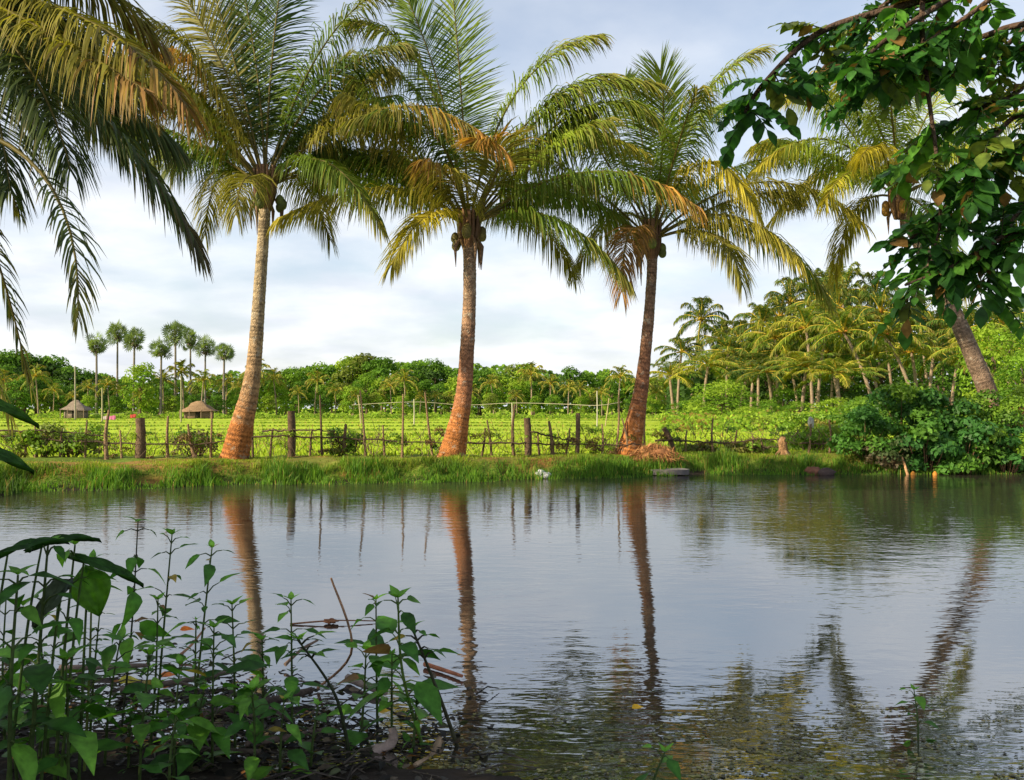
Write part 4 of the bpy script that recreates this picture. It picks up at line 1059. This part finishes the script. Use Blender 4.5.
# ------------------------------------------------------------------ plants of the near shore
def weed(base, tip, nodes, L, W, label, cols, bend=0.0, start=.3, droop=.24, wide=.42, opp=2, stemr=.008, scol=(.07, .11, .03), group='leafy weeds of the near shore', up=.15, top=True):
    base = np.asarray(base, float); tip = np.asarray(tip, float)
    t = thing('leafy_weed', label, 'plant', base, group)
    mid = base * .5 + tip * .5 + np.array([bend, rng.normal(0, .02), 0])
    c = catmull([base - [0, 0, .06], mid, tip], 16)
    sm, lm = MB(), MB()
    tube(sm, c, np.linspace(stemr, stemr * .4, 16), 6, scol)
    B, D, Nn, LL, CC = [], [], [], [], []
    a0 = rng.uniform(0, 6)
    for k in range(nodes):
        u = start + (1 - start) * (k + .5) / nodes
        p = c[int(u * 15)]; sz = 1 - .42 * max(0, (u - .55) / .45)
        for q in range(opp):
            a = a0 + k * 1.57 + q * 2 * PI / opp + rng.normal(0, .3)
            d = np.array([math.cos(a), math.sin(a), up + rng.normal(0, .2)])
            pet = rng.uniform(.2, .5) * L
            e = p + unit(d + [0, 0, .35]) * pet
            tube(sm, [p, (p + e) / 2 + [0, 0, .01], e], [stemr * .45, stemr * .35, stemr * .25], 4, scol, cap=False)
            B.append(e); D.append(unit(d + np.array([0, 0, rng.normal(-.12, .2)]))); Nn.append(np.array([-.15 * d[0], -.15 * d[1], 1]) + rng.normal(0, .25, 3))
            LL.append(L * sz * rng.uniform(.7, 1.15)); CC.append(np.asarray(cols[rng.integers(len(cols))]) * rng.uniform(.75, 1.25))
    if top:
        for q in range(4):
            a = q * 1.6 + a0; d = np.array([math.cos(a) * .7, math.sin(a) * .7, .6])
            B.append(c[-1]); D.append(d); Nn.append(np.array([-d[0], -d[1], 1.0])); LL.append(L * .42 * rng.uniform(.7, 1.2)); CC.append(np.asarray(cols[-1]) * 1.2)
    LL = np.array(LL) * rng.choice([.7, 1, 1, 1.15], len(LL))
    for q in np.nonzero(rng.random(len(CC)) < .035)[0]: CC[q] = np.array([(.30, .22, .04), (.18, .10, .04)][q % 2])
    ovate(lm, B, D, Nn, LL, LL * W, np.array(CC), droop * rng.uniform(.4, 1.5, len(B)), .25, wide)
    sm.build('stem', M_LEAF, t, smooth=True); lm.build('foliage', M_LEAF, t, smooth=True)
    return t
WG = [(.035, .11, .014), (.055, .16, .018), (.10, .24, .024)]
def shore(px, Yb):
    x = P(px, 600, Yb)[0] ; return np.array([x, Yb, max(gz(x, Yb), -.12)])
def W_(px, Yb, tx, ty, nodes, L, W, label, **kw):
    L = L * (1.6 if L < .13 else 1.02)
    b = shore(px, Yb); e = P(tx, ty, Yb + kw.pop('dy', 0)); return weed(b, e, nodes, L, W, label, kw.pop('cols', WG), **kw)
W_(28, 3.7, 48, 545, 7, .20, .42, 'big weed with long dark arching leaves at the left edge, topmost', wide=.6, droop=.45, stemr=.011)
W_(55, 3.9, 75, 545, 6, .19, .42, 'dense weed with broad drooping leaves just right of the left edge plant', droop=.45, stemr=.01)
W_(12, 3.6, 18, 575, 6, .20, .45, 'dark broad-leaved weed cut by the left edge', droop=.5, stemr=.011)
W_(85, 4.1, 92, 560, 7, .14, .42, 'pale-stemmed weed right beside the big drooping heart leaf', scol=(.16, .2, .05))
W_(120, 4.6, 138, 522, 6, .085, .55, 'tall slim dark stem with small hanging leaves at its top', start=.45, droop=.6, up=-.3, stemr=.007, scol=(.05, .06, .03))
W_(155, 4.7, 172, 535, 8, .095, .45, 'tall slender weed with paired pointed leaves, second from the slim dark stem')
W_(190, 4.6, 212, 548, 8, .10, .42, 'tall slender weed whose tip reaches the left trunk reflection')
W_(213, 4.3, 214, 628, 7, .11, .45, 'bushy weed with fresh green leaves below the left trunk reflection')
W_(236, 4.5, 232, 605, 7, .10, .48, 'upright weed standing before the left trunk reflection')
W_(262, 4.6, 262, 640, 6, .085, .5, 'small upright weed just right of the left trunk reflection')
W_(293, 4.7, 291, 600, 8, .10, .45, 'weed with dense leafy head behind the leaning dark stem')
W_(352, 4.5, 298, 640, 5, .09, .45, 'long dark bare stem leaning left with leaves only at its tip', start=.8, stemr=.011, scol=(.035, .045, .02), bend=.05)
W_(378, 4.9, 376, 600, 7, .10, .45, 'slim weed at the left of the right-hand clump')
W_(392, 4.65, 392, 655, 5, .09, .5, 'short weed low in the right-hand clump')
W_(430, 4.55, 398, 598, 8, .125, .55, 'weed with large rounded leaf, tallest of the right-hand clump', scol=(.10, .17, .03), stemr=.010, bend=-.05)
W_(466, 4.6, 412, 628, 4, .11, .45, 'dark stem leaning left at the right of the right-hand clump', start=.7, stemr=.012, scol=(.05, .05, .025))
W_(916, 4.7, 914, 690, 4, .075, .5, 'small lone weed standing in the water at the right', start=.3, stemr=.006)
W_(640, 3.95, 665, 752, 2, .16, .4, 'weed of which a single flat leaf rises at the lower edge, middle', start=.6, up=.0)
W_(105, 4.2, 120, 640, 6, .12, .45, 'leafy weed below the big heart leaf'); W_(140, 4.0, 150, 655, 6, .12, .45, 'low dark weed in front of the slim dark stem')
W_(175, 4.15, 180, 665, 6, .11, .45, 'low weed between the two tall slender weeds'); W_(40, 4.25, 40, 620, 6, .105, .45, 'dark mid-height weed at the left in the thick of the clump')
W_(70, 3.75, 66, 660, 6, .105, .45, 'low broad weed at the lower left corner'); W_(255, 4.15, 252, 690, 5, .10, .45, 'low weed at the lower edge left of the leaning dark stem')
W_(20, 4.0, 10, 655, 6, .105, .45, 'low dark weed in the lower left corner, outermost'); W_(170, 3.8, 176, 715, 5, .075, .45, 'low sprawling weed at the lower edge below the slender weeds'); 
W_(310, 4.3, 318, 705, 4, .08, .5, 'small weed among the litter left of the leaning stem foot'); 

more = [(48, 4.3, 58, 600, 'dark weed in the thick of the left clump, behind the grey drooping leaf'), (90, 4.5, 100, 610, 'weed with short side shoots left of the slim dark stem'),
        (8, 4.4, 6, 600, 'weed at the left edge with its leaves over the water'), (150, 4.45, 158, 600, 'middle-sized weed between slim dark stem and slender weeds'),
        (200, 4.35, 196, 620, 'middle-sized weed right of the tall slender weeds'), (30, 3.9, 34, 690, 'low weed deep in shade at the left, near the lower edge'),
        (62, 4.1, 84, 700, 'low leaning weed at the lower left, pointing right'), (130, 4.2, 134, 700, 'low weed in the middle of the left clump'),
        (190, 4.25, 204, 690, 'low leaning weed left of the trunk reflection'), (280, 4.2, 284, 700, 'low weed right of the trunk reflection, by the dark branch'),
        (412, 4.5, 418, 690, 'low weed at the foot of the right-hand clump'), (360, 4.7, 366, 650, 'small weed at the left foot of the right-hand clump')]
for k, (bx, by, tx, ty, lb) in enumerate(more):
    W_(bx, by, tx, ty, (7, 9, 6)[k % 3], (.075, .05, .09)[k % 3], (.5, .3, .62)[k % 3], lb, start=.15, opp=(2, 3, 2)[k % 3])
# large heart-shaped leaves on their own stalks
def big_leaf(base, knee, d, L, W, label, col, nrm=(0, -.5, 1), droop=.35):
    base = np.asarray(base, float); t = thing('broad_leaf_plant', label, 'plant', base, 'broad-leaved plants of the near shore')
    mb = MB(); tube(mb, catmull([base - [0, 0, .05], base * .4 + np.asarray(knee) * .6 + [0, 0, .06], knee], 12), np.linspace(.008, .004, 12), 6, (.07, .12, .03)); mb.build('stalk', M_LEAF, t, smooth=True)
    mb = MB(); d = unit(d); s = unit(np.cross(d, nrm)); n = np.cross(s, d)
    st = np.linspace(-.18, 1, 15); k = len(st); aw = 9
    rows = []
    for q in st:
        hw = .5 * W * max(.015, (np.sin(PI * min(1, (q + .18) / 1.18) ** .62)) ** .85)
        for a in np.linspace(-1, 1, aw):
            back = -.16 * L * (1 - abs(abs(a) - .5) * 2) * max(0, .2 - q) * 3
            rows.append(np.asarray(knee) + d * (L * q + back) + s * hw * a + n * (abs(a) * hw * .35 - L * droop * max(0, q) ** 2 + .012 * math.sin(6 * q + 9 * a)))
    v = np.array(rows)
    f = [[r * aw + c, r * aw + c + 1, (r + 1) * aw + c + 1, (r + 1) * aw + c] for r in range(k - 1) for c in range(aw - 1)]
    cc = np.tile(np.asarray(col, float), (len(v), 1)); ii = np.arange(len(v)); cc[ii % aw == aw // 2] *= 1.5; cc[(ii // aw) % 2 == 0] *= .9
    mb.add(v, f, cc); mb.build('leaf_blade', M_LEAF, t, smooth=True)
big_leaf(shore(80, 4.0), P(88, 578, 4.0), (.35, -.1, -1), .165, .16, 'fresh green heart-shaped leaf hanging point down at the left', (.075, .20, .012), (.35, -1, .45), .1)
big_leaf(shore(40, 3.75), P(62, 590, 3.75), (-.75, -.1, -.8), .18, .13, 'greyish broad leaf drooping left in the left clump', (.06, .085, .06), (-.3, -.7, .7), .15)
big_leaf(shore(60, 3.9), P(84, 560, 3.9), (1, -.1, -.22), .26, .06, 'long dark blade leaf pointing right across the slim stem', (.03, .09, .014), (.1, -.35, 1), .2)
big_leaf(shore(5, 3.7), P(42, 545, 3.75), (1, .1, .42), .20, .05, 'long arching dark leaf at the top of the left clump', (.026, .08, .016), (-.2, -.35, 1), .38)
big_leaf(shore(-25, 3.6), P(8, 552, 3.6), (1, .1, .5), .20, .055, 'dark leaf rising at the left edge above the pond', (.026, .08, .016), (-.2, -.35, 1), .35)
big_leaf(shore(-40, 3.3), P(-30, 395, 3.3), (1, .1, -.32), .24, .05, 'green leaf tip poking in at the left edge before the field', (.05, .13, .016), (0, -.6, .9), .2)
big_leaf(shore(-45, 3.3), P(-30, 445, 3.3), (1, .1, -.3), .22, .06, 'dark leaf tip poking in at the left edge before the bank', (.03, .09, .016), (0, -.6, .9), .2)

# ------------------------------------------------------------------ driftwood, litter and floating leaves
def stick(a, b2, r, col, label, mid=None, name='driftwood_stick', grp='sticks lying in the shallows', fork=None):
    pts = [a, (np.asarray(a) + b2) / 2 + rng.normal(0, .012, 3), b2] if mid is None else [a, mid, b2]
    mb = MB(); c = catmull(pts, 14); tube(mb, c, np.linspace(r, r * .6, 14) * (1 + rng.normal(0, .06, 14)), 7, col)
    if fork is not None: tube(mb, catmull([c[6], c[6] * .5 + np.asarray(fork) * .5 + [0, 0, .01], fork], 8), np.linspace(r * .6, r * .3, 8), 6, col)
    return tag(mb.build(name, M_WOOD, at=np.asarray(a, float), smooth=True), label, 'stick', grp)
def WP(px, py, dz=0.015):
    """point on the water"""
    p = P(px, py, 10.0); d = p - np.array([0, 0, EYE]); s = (dz - EYE) / d[2]; return np.array([0, 0, EYE]) + d * s
stick(WP(318, 688), P(331, 578, 4.75), .008, (.30, .17, .10), 'thin bent twig standing out of the water', P(352, 650, 4.85))
stick(WP(290, 624, .005), WP(378, 621, .01), .007, (.22, .11, .06), 'long thin stick floating far out, with a leaf clot on it')
mb = MB(); c = WP(331, 621, .02); lump(mb, c, (.05, .04, .016), (.22, .10, .05), .6, 16, 10, 4, 1); tag(mb.build('leaf_clot', M_THATCH, at=c), 'brown clot of rotten leaves on the floating stick', 'debris')
stick(WP(348, 678, .03), WP(386, 693, .03), .026, (.22, .17, .14), 'short thick grey log floating left of the right-hand clump')
stick(WP(374, 752, .0), WP(392, 728, .10), .030, (.36, .27, .23), 'pale broken log end at the lower edge below the right-hand clump')
stick(WP(425, 664, .02), WP(462, 676, .02), .016, (.34, .13, .07), 'reddish stick floating right of the right-hand clump')
stick(WP(205, 715, .02), WP(312, 690, .05), .030, (.075, .055, .045), 'long dark wet branch lying across the litter', fork=WP(290, 720, .03))
stick(WP(120, 690, .03), WP(230, 672, .05), .022, (.12, .09, .07), 'grey-brown branch lying in the weeds', fork=WP(200, 690, .02))
stick(WP(60, 668, .03), WP(150, 665, .05), .020, (.15, .11, .09), 'brown branch half hidden in the left weeds')
stick(WP(245, 745, .02), WP(335, 728, .04), .018, (.14, .10, .08), 'thin grey branch at the lower edge')
stick(WP(150, 740, .02), WP(260, 752, .03), .022, (.10, .075, .06), 'dark stick at the lower left edge')
stick(WP(440, 740, .02), WP(415, 765, .0), .02, (.32, .22, .14), 'pale brown stub at the lower edge right of the log end')
stick(WP(285, 665, .03), WP(318, 640, .14), .012, (.16, .11, .08), 'twig angled up beside the leafy head weed')
stick(WP(180, 655, .03), WP(205, 628, .14), .010, (.28, .14, .08), 'orange-brown twig angled up among slender weeds')

mb = MB()
n = 5200
x = rng.uniform(-3.8, -.05, n); y = ynear(x) + rng.normal(.2, .5, n); y = np.maximum(y, 3.3)
ok = (wob(x, y, 2.2, 3.) + rng.normal(0, .5, n) > -.1) & (rng.random(n) < np.clip(-x * 1.2, .05, 1)); x, y = x[ok], y[ok]; n = len(x)
z = np.maximum(ground(x, y), 0) + rng.uniform(.003, .03, n)
nr = unit(rng.normal(0, .33, (n, 3)) + np.array([0, 0, 1])); a = rng.uniform(0, 6.28, n)
pal = np.array([(.022, .018, .014), (.04, .032, .024), (.10, .075, .05), (.06, .07, .03), (.26, .11, .03), (.015, .014, .013)])
cc = pal[rng.choice(6, n, p=[.3, .25, .15, .1, .03, .17])] * rng.uniform(.7, 1.3, (n, 1))
L = rng.uniform(.02, .085, n)
ovate(mb, np.stack([x, y, z], 1), np.stack([np.cos(a), np.sin(a), rng.normal(0, .1, n)], 1), nr, L, L * .45, cc, .2, .3)
for k in range(300):
    x0 = -.1 - 3.4 * rng.random() ** .8; y0 = max(3.5, float(ynear(x0)) + rng.normal(.2, .4)); a = rng.normal(0, .8); l = rng.uniform(.08, .35)
    z0 = max(gz(x0, y0), 0) + .012
    tube(mb, [[x0, y0, z0], [x0 + math.cos(a) * l * .5, y0 + math.sin(a) * l * .5, z0 + rng.uniform(0, .04)], [x0 + math.cos(a) * l, y0 + math.sin(a) * l, z0]], [.005, .004, .002], 4, np.array([.06, .048, .038]) * rng.uniform(.5, 2), cap=False)
tag(mb.build('leaf_litter', M_LEAF), 'dark rotting leaves and twigs matted in the shallows below the weeds', 'litter', kind='stuff')

mb = MB(); n = 5200
px = rng.uniform(400, 1024, n); py = 688 + 95 * rng.beta(1.6, 1.3, n)
ok = wob(px * .025, py * .11, 1.0, 1.) + .5 * wob(px * .07, py * .3, 1., 4.) + rng.normal(0, .2, n) > .38 - .4 * ((px > 690) & (px < 860)) - .004 * np.clip(py - 735, 0, 60); px, py = px[ok], py[ok]; n = len(px)
p = np.array([WP(a, b, .004) for a, b in zip(px, py)])
L = rng.uniform(.008, .034, n); a = rng.uniform(0, 6.28, n)
cc = np.array([(.30, .28, .10), (.15, .15, .06), (.22, .18, .07), (.07, .065, .04)])[rng.integers(0, 4, n)] * rng.uniform(.7, 1.2, (n, 1))
diamonds(mb, p, np.stack([np.cos(a), np.sin(a), 0 * a], 1), np.tile([0., 0, 1], (n, 1)) + rng.normal(0, .06, (n, 3)), L, L * .7, cc)
tag(mb.build('floating_leaflets', M_LEAF), 'tiny yellowish leaflets drifting on the dark water at the lower right', 'floating leaves', kind='stuff')

for px, py, L, c, lb in [(632, 708, .07, (.62, .36, .03), 'yellow leaf floating on the water near the right trunk reflection'), (180, 630, .09, (.62, .15, .02), 'orange dead leaf among the slender weeds, uppermost'),
                         (160, 676, .09, (.55, .16, .04), 'orange dead leaf lying on the litter'), (378, 712, .07, (.55, .33, .03), 'yellow curled leaf at the foot of the right-hand clump'),
                         (118, 682, .12, (.42, .36, .05), 'yellowing leaf hanging low in the left weeds'), (132, 742, .07, (.55, .2, .06), 'orange leaf at the lower left edge')]:
    p = WP(px, py, .03 if py > 640 else .16)[None]
    mb = MB(); ovate(mb, p, np.array([[.9, .3, .15]]), np.array([[0, -.5, 1.]]), L, L * .55, np.array([c]), .25, .3)
    tag(mb.build('fallen_leaf', M_LEAF, at=p[0], smooth=True), lb, 'leaf', 'coloured dead leaves in the foreground')

# ------------------------------------------------------------------ tree whose branches hang in at the upper right
base = np.array([6.2, 2.6, .3])
t = thing('leafy_tree', 'near tree with dark oval leaflets hanging in from the upper right', 'tree', base)
mb = MB()
fork = np.array([5.2, 4.2, 4.2])
tube(mb, catmull([base - [0, 0, .4], base + [-.1, .3, 1.4], fork, fork + [-.5, .4, 1.6]], 24), np.linspace(.24, .11, 24), 12, (.13, .10, .075)); mb.build('trunk', M_BARK, t, smooth=True)
LG = [(.03, .10, .018), (.045, .14, .02), (.075, .20, .024)]
LB = [(.06, .16, .02), (.09, .20, .02)]
def compound(lm, sm, p, d, n, L, cols, droop=.6):
    """a leaf of paired oval leaflets on a drooping stalk"""
    d = unit(d); e = p + d * .075 * n * .5 + np.array([0, 0, -droop * .04 * n * .5]); m_ = p + d * .045 * n
    q = catmull([p, p * .45 + e * .55 + [0, 0, .02], e], 8); tube(sm, q, np.linspace(.004, .002, 8), 4, (.06, .09, .03), cap=False)
    s = unit(np.cross(d, [0, 0, 1.0]) + rng.normal(0, .05, 3)); B, D, Nn = [], [], []
    for k in range(n):
        u = .2 + .8 * k / n; pp = q[int(u * 7)]
        for sg in (-1, 1):
            B.append(pp); D.append(sg * s + .45 * d + np.array([0, 0, -.35 + rng.normal(0, .15)])); Nn.append(np.array([0, 0, 1.0]) + rng.normal(0, .35, 3))
    B.append(q[-1]); D.append(d + [0, 0, -.5]); Nn.append([0, -.1, 1.])
    m2 = len(B); L = L * rng.choice([.65, .85, 1.0, 1.15]); LL = L * rng.uniform(.7, 1.15, m2); cc = np.asarray(cols[rng.integers(len(cols))]) * rng.uniform(.7, 1.35, (m2, 1))
    if rng.random() < .12: cc = cc * .45 + np.array([.20, .19, .03]) * .55
    cc[rng.random(m2) < .03] = (.20, .11, .03)
    ovate(lm, np.array(B), np.array(D), np.array(Nn), LL, LL * .60, cc, .2, .2, .6)
def branch(pts, Ys, r, nleaf, cols, t0=.15, nl=(4, 8), L=.105, spread=1.0, droop=.6):
    q = [fork + [-.3, .3, .9]] if False else []
    q += [P(a, b, y) for (a, b), y in zip(pts, Ys)]
    c = catmull(q, 30); sm, lm = MB(), MB()
    tube(sm, c, np.linspace(r, r * .35, 30), 7, (.10, .065, .045))
    T = np.gradient(c, axis=0)
    for k in range(nleaf):
        u = t0 + (1 - t0) * (k + rng.random()) / nleaf; i_ = min(29, int(u * 29))
        d = unit(T[i_]) * .35 + np.array([rng.normal(0, .6), rng.normal(0, .5), rng.normal(-.05, .4)]) * spread
        compound(lm, sm, c[i_], d, int(rng.integers(*nl)), L, cols, droop)
    o = sm.build('branch', M_BARK, t, smooth=True)
    lm.build('foliage', M_LEAF, o, smooth=True)
far_r = (1130, -140)
branch([far_r, (1010, -30), (905, 5), (820, 32), (765, 82), (745, 112)], [4.6, 4.9, 5.1, 5.2, 5.2, 5.2], .028, 24, LG, .3)
branch([(1010, -30), (900, -5), (845, 45), (812, 80)], [4.9, 5.3, 5.5, 5.5], .018, 17, LG, .3)
branch([(1010, -40), (900, 30), (868, 55), (845, 75)], [4.9, 5.0, 5.0, 5.0], .018, 14, LG, .3)
branch([(935, -60), (922, 10), (928, 90), (937, 160), (940, 225), (928, 262)], [5.0, 5.0, 4.95, 4.95, 4.95, 4.9], .016, 17, LG + LB, .5)
branch([far_r, (1035, 70), (985, 105), (935, 135), (895, 170)], [4.6, 5.3, 5.5, 5.7, 5.8], .022, 8 + 18, LB + LG, .3)
branch([far_r, (1040, 120), (1000, 160), (952, 200), (905, 245)], [4.6, 5.0, 5.1, 5.1, 5.1], .02, 10 + 17, LG, .3)
branch([far_r, (1060, 190), (1005, 235), (955, 265), (905, 285)], [4.6, 4.8, 4.9, 4.9, 4.9], .02, 8 + 17, LG, .35)
branch([far_r, (1070, 0), (1000, 30), (950, 50), (915, 80)], [4.6, 4.9, 5.2, 5.4, 5.5], .024, 22, LG, .2)
branch([far_r, (1060, 80), (1010, 120), (985, 150), (970, 190)], [4.6, 4.7, 4.8, 4.8, 4.8], .02, 17, LG, .25)
branch([far_r, (1060, -40), (960, -15), (900, 15), (870, 20)], [4.6, 5.4, 5.8, 6.0, 6.0], .022, 20, LG, .2)
branch([far_r, (1060, -10), (985, 60), (930, 70), (880, 95)], [4.6, 5.2, 5.4, 5.4, 5.4], .02, 20, LG, .25)
branch([far_r, (1000, -10), (930, 40), (870, 75)], [4.6, 4.8, 4.9, 4.9], .018, 17, LG, .3)
branch([far_r, (1080, 150), (1020, 210), (1000, 250), (985, 290)], [4.6, 4.9, 5.0, 5.0, 5.0], .02, 15, LG, .3)
mb = MB()
a_ = P(*far_r, 4.6)
tube(mb, catmull([fork, fork * .5 + a_ * .5 + [0, 0, .1], a_], 10), np.linspace(.12, .04, 10), 8, (.13, .10, .075)); mb.build('limb', M_BARK, t, smooth=True)

# trees standing on the near shore to the left and behind, whose shade falls over the foreground
SH = [broad(61, 8.5, 3.4, 2700, .32, [G4, G1], low=.25)]
for k, (x, y, s) in enumerate([(-8.2, 2.0, 1.1), (-10.5, -2.0, 1.3), (-13.0, 4.6, 1.0)]):
    place('shade_tree', SH[0], (x, y, gz(x, y)), ['leafy shade tree on the near shore, closest to the left weeds', 'leafy shade tree furthest back on the near shore', 'leafy shade tree on the left shore beside the young palm'][k],
          'tree', 'shade trees on the near shore', s, k * 1.9)

# ------------------------------------------------------------------ sky, sun, camera
SUN_EL = math.radians(30)
sd = np.array([-.89, -.46, 0]); sd = sd / np.linalg.norm(sd) * math.cos(SUN_EL); sd[2] = math.sin(SUN_EL)
W = bpy.data.worlds.new('World'); scene.world = W; W.use_nodes = True
nt = W.node_tree; nt.nodes.clear(); N = nt.nodes.new; K = nt.links.new
out = N('ShaderNodeOutputWorld'); sky = N('ShaderNodeTexSky'); sky.sky_type = 'NISHITA'; sky.sun_disc = False
sky.sun_elevation = SUN_EL; sky.sun_rotation = math.atan2(sd[0], sd[1]) % (2 * PI)
sky.air_density = 1.0; sky.dust_density = 1.5; sky.ozone_density = 1.0
b1 = N('ShaderNodeBackground'); b1.inputs['Strength'].default_value = .12; K(sky.outputs[0], b1.inputs[0])
tc = N('ShaderNodeTexCoord'); sx = N('ShaderNodeSeparateXYZ'); K(tc.outputs['Generated'], sx.inputs[0])
def math_(op, a, b=None):
    n = N('ShaderNodeMath'); n.operation = op
    for k, q in enumerate((a, b)):
        if q is None: continue
        if isinstance(q, (int, float)): n.inputs[k].default_value = q
        else: K(q, n.inputs[k])
    return n.outputs[0]
den = math_('ADD', math_('MAXIMUM', sx.outputs[2], 0.0), .22)
cb = N('ShaderNodeCombineXYZ'); K(math_('DIVIDE', sx.outputs[0], den), cb.inputs[0]); K(math_('DIVIDE', sx.outputs[1], den), cb.inputs[1])
no = N('ShaderNodeTexNoise'); no.inputs['Scale'].default_value = 1.7; no.inputs['Detail'].default_value = 7; no.inputs['Roughness'].default_value = .55
K(cb.outputs[0], no.inputs['Vector'])
mr = N('ShaderNodeMapRange'); mr.inputs[1].default_value = .30; mr.inputs[2].default_value = .62; mr.inputs[3].default_value = .35; mr.inputs[4].default_value = 1.0
K(no.outputs['Fac'], mr.inputs[0])
hz = N('ShaderNodeMapRange'); hz.inputs[1].default_value = .42; hz.inputs[2].default_value = .12; hz.inputs[3].default_value = .42; hz.inputs[4].default_value = 1.0
K(sx.outputs[2], hz.inputs[0])
n3 = N('ShaderNodeTexNoise'); n3.inputs['Scale'].default_value = 2.6; n3.inputs['Detail'].default_value = 6; K(cb.outputs[0], n3.inputs['Vector'])
cr = N('ShaderNodeValToRGB'); cr.color_ramp.elements[0].position = .36; cr.color_ramp.elements[0].color = (.66, .69, .76, 1)
cr.color_ramp.elements[1].position = .60; cr.color_ramp.elements[1].color = (.85, .86, .88, 1); K(n3.outputs['Fac'], cr.inputs[0])
b2 = N('ShaderNodeBackground'); b2.inputs['Strength'].default_value = .84; K(cr.outputs[0], b2.inputs[0])
mx = N('ShaderNodeMixShader'); K(math_('MULTIPLY', mr.outputs[0], hz.outputs[0]), mx.inputs[0]); K(b1.outputs[0], mx.inputs[1]); K(b2.outputs[0], mx.inputs[2])
K(mx.outputs[0], out.inputs[0])

L = bpy.data.lights.new('sun', 'SUN'); L.energy = 5.0; L.angle = math.radians(.5); L.color = (1.0, .85, .60)
so = bpy.data.objects.new('sun', L); COL.objects.link(so)
so.rotation_euler = Vector((-sd[0], -sd[1], -sd[2])).to_track_quat('-Z', 'Y').to_euler()

cam = bpy.data.cameras.new('camera'); co = bpy.data.objects.new('camera', cam); COL.objects.link(co)
cam.sensor_width = 36; cam.lens = 36 * F / 1024; cam.clip_end = 4000; cam.clip_start = .05
co.location = (0, 0, EYE); co.rotation_euler = (PI / 2 + TILT, 0, 0)
scene.camera = co
vs = scene.view_settings
vs.view_transform = 'Standard'; vs.look = 'None'; vs.exposure = 0.66; vs.gamma = 1.0
scene.cycles.max_bounces = 8; scene.cycles.diffuse_bounces = 3; scene.cycles.glossy_bounces = 3
scene.cycles.use_denoising = True
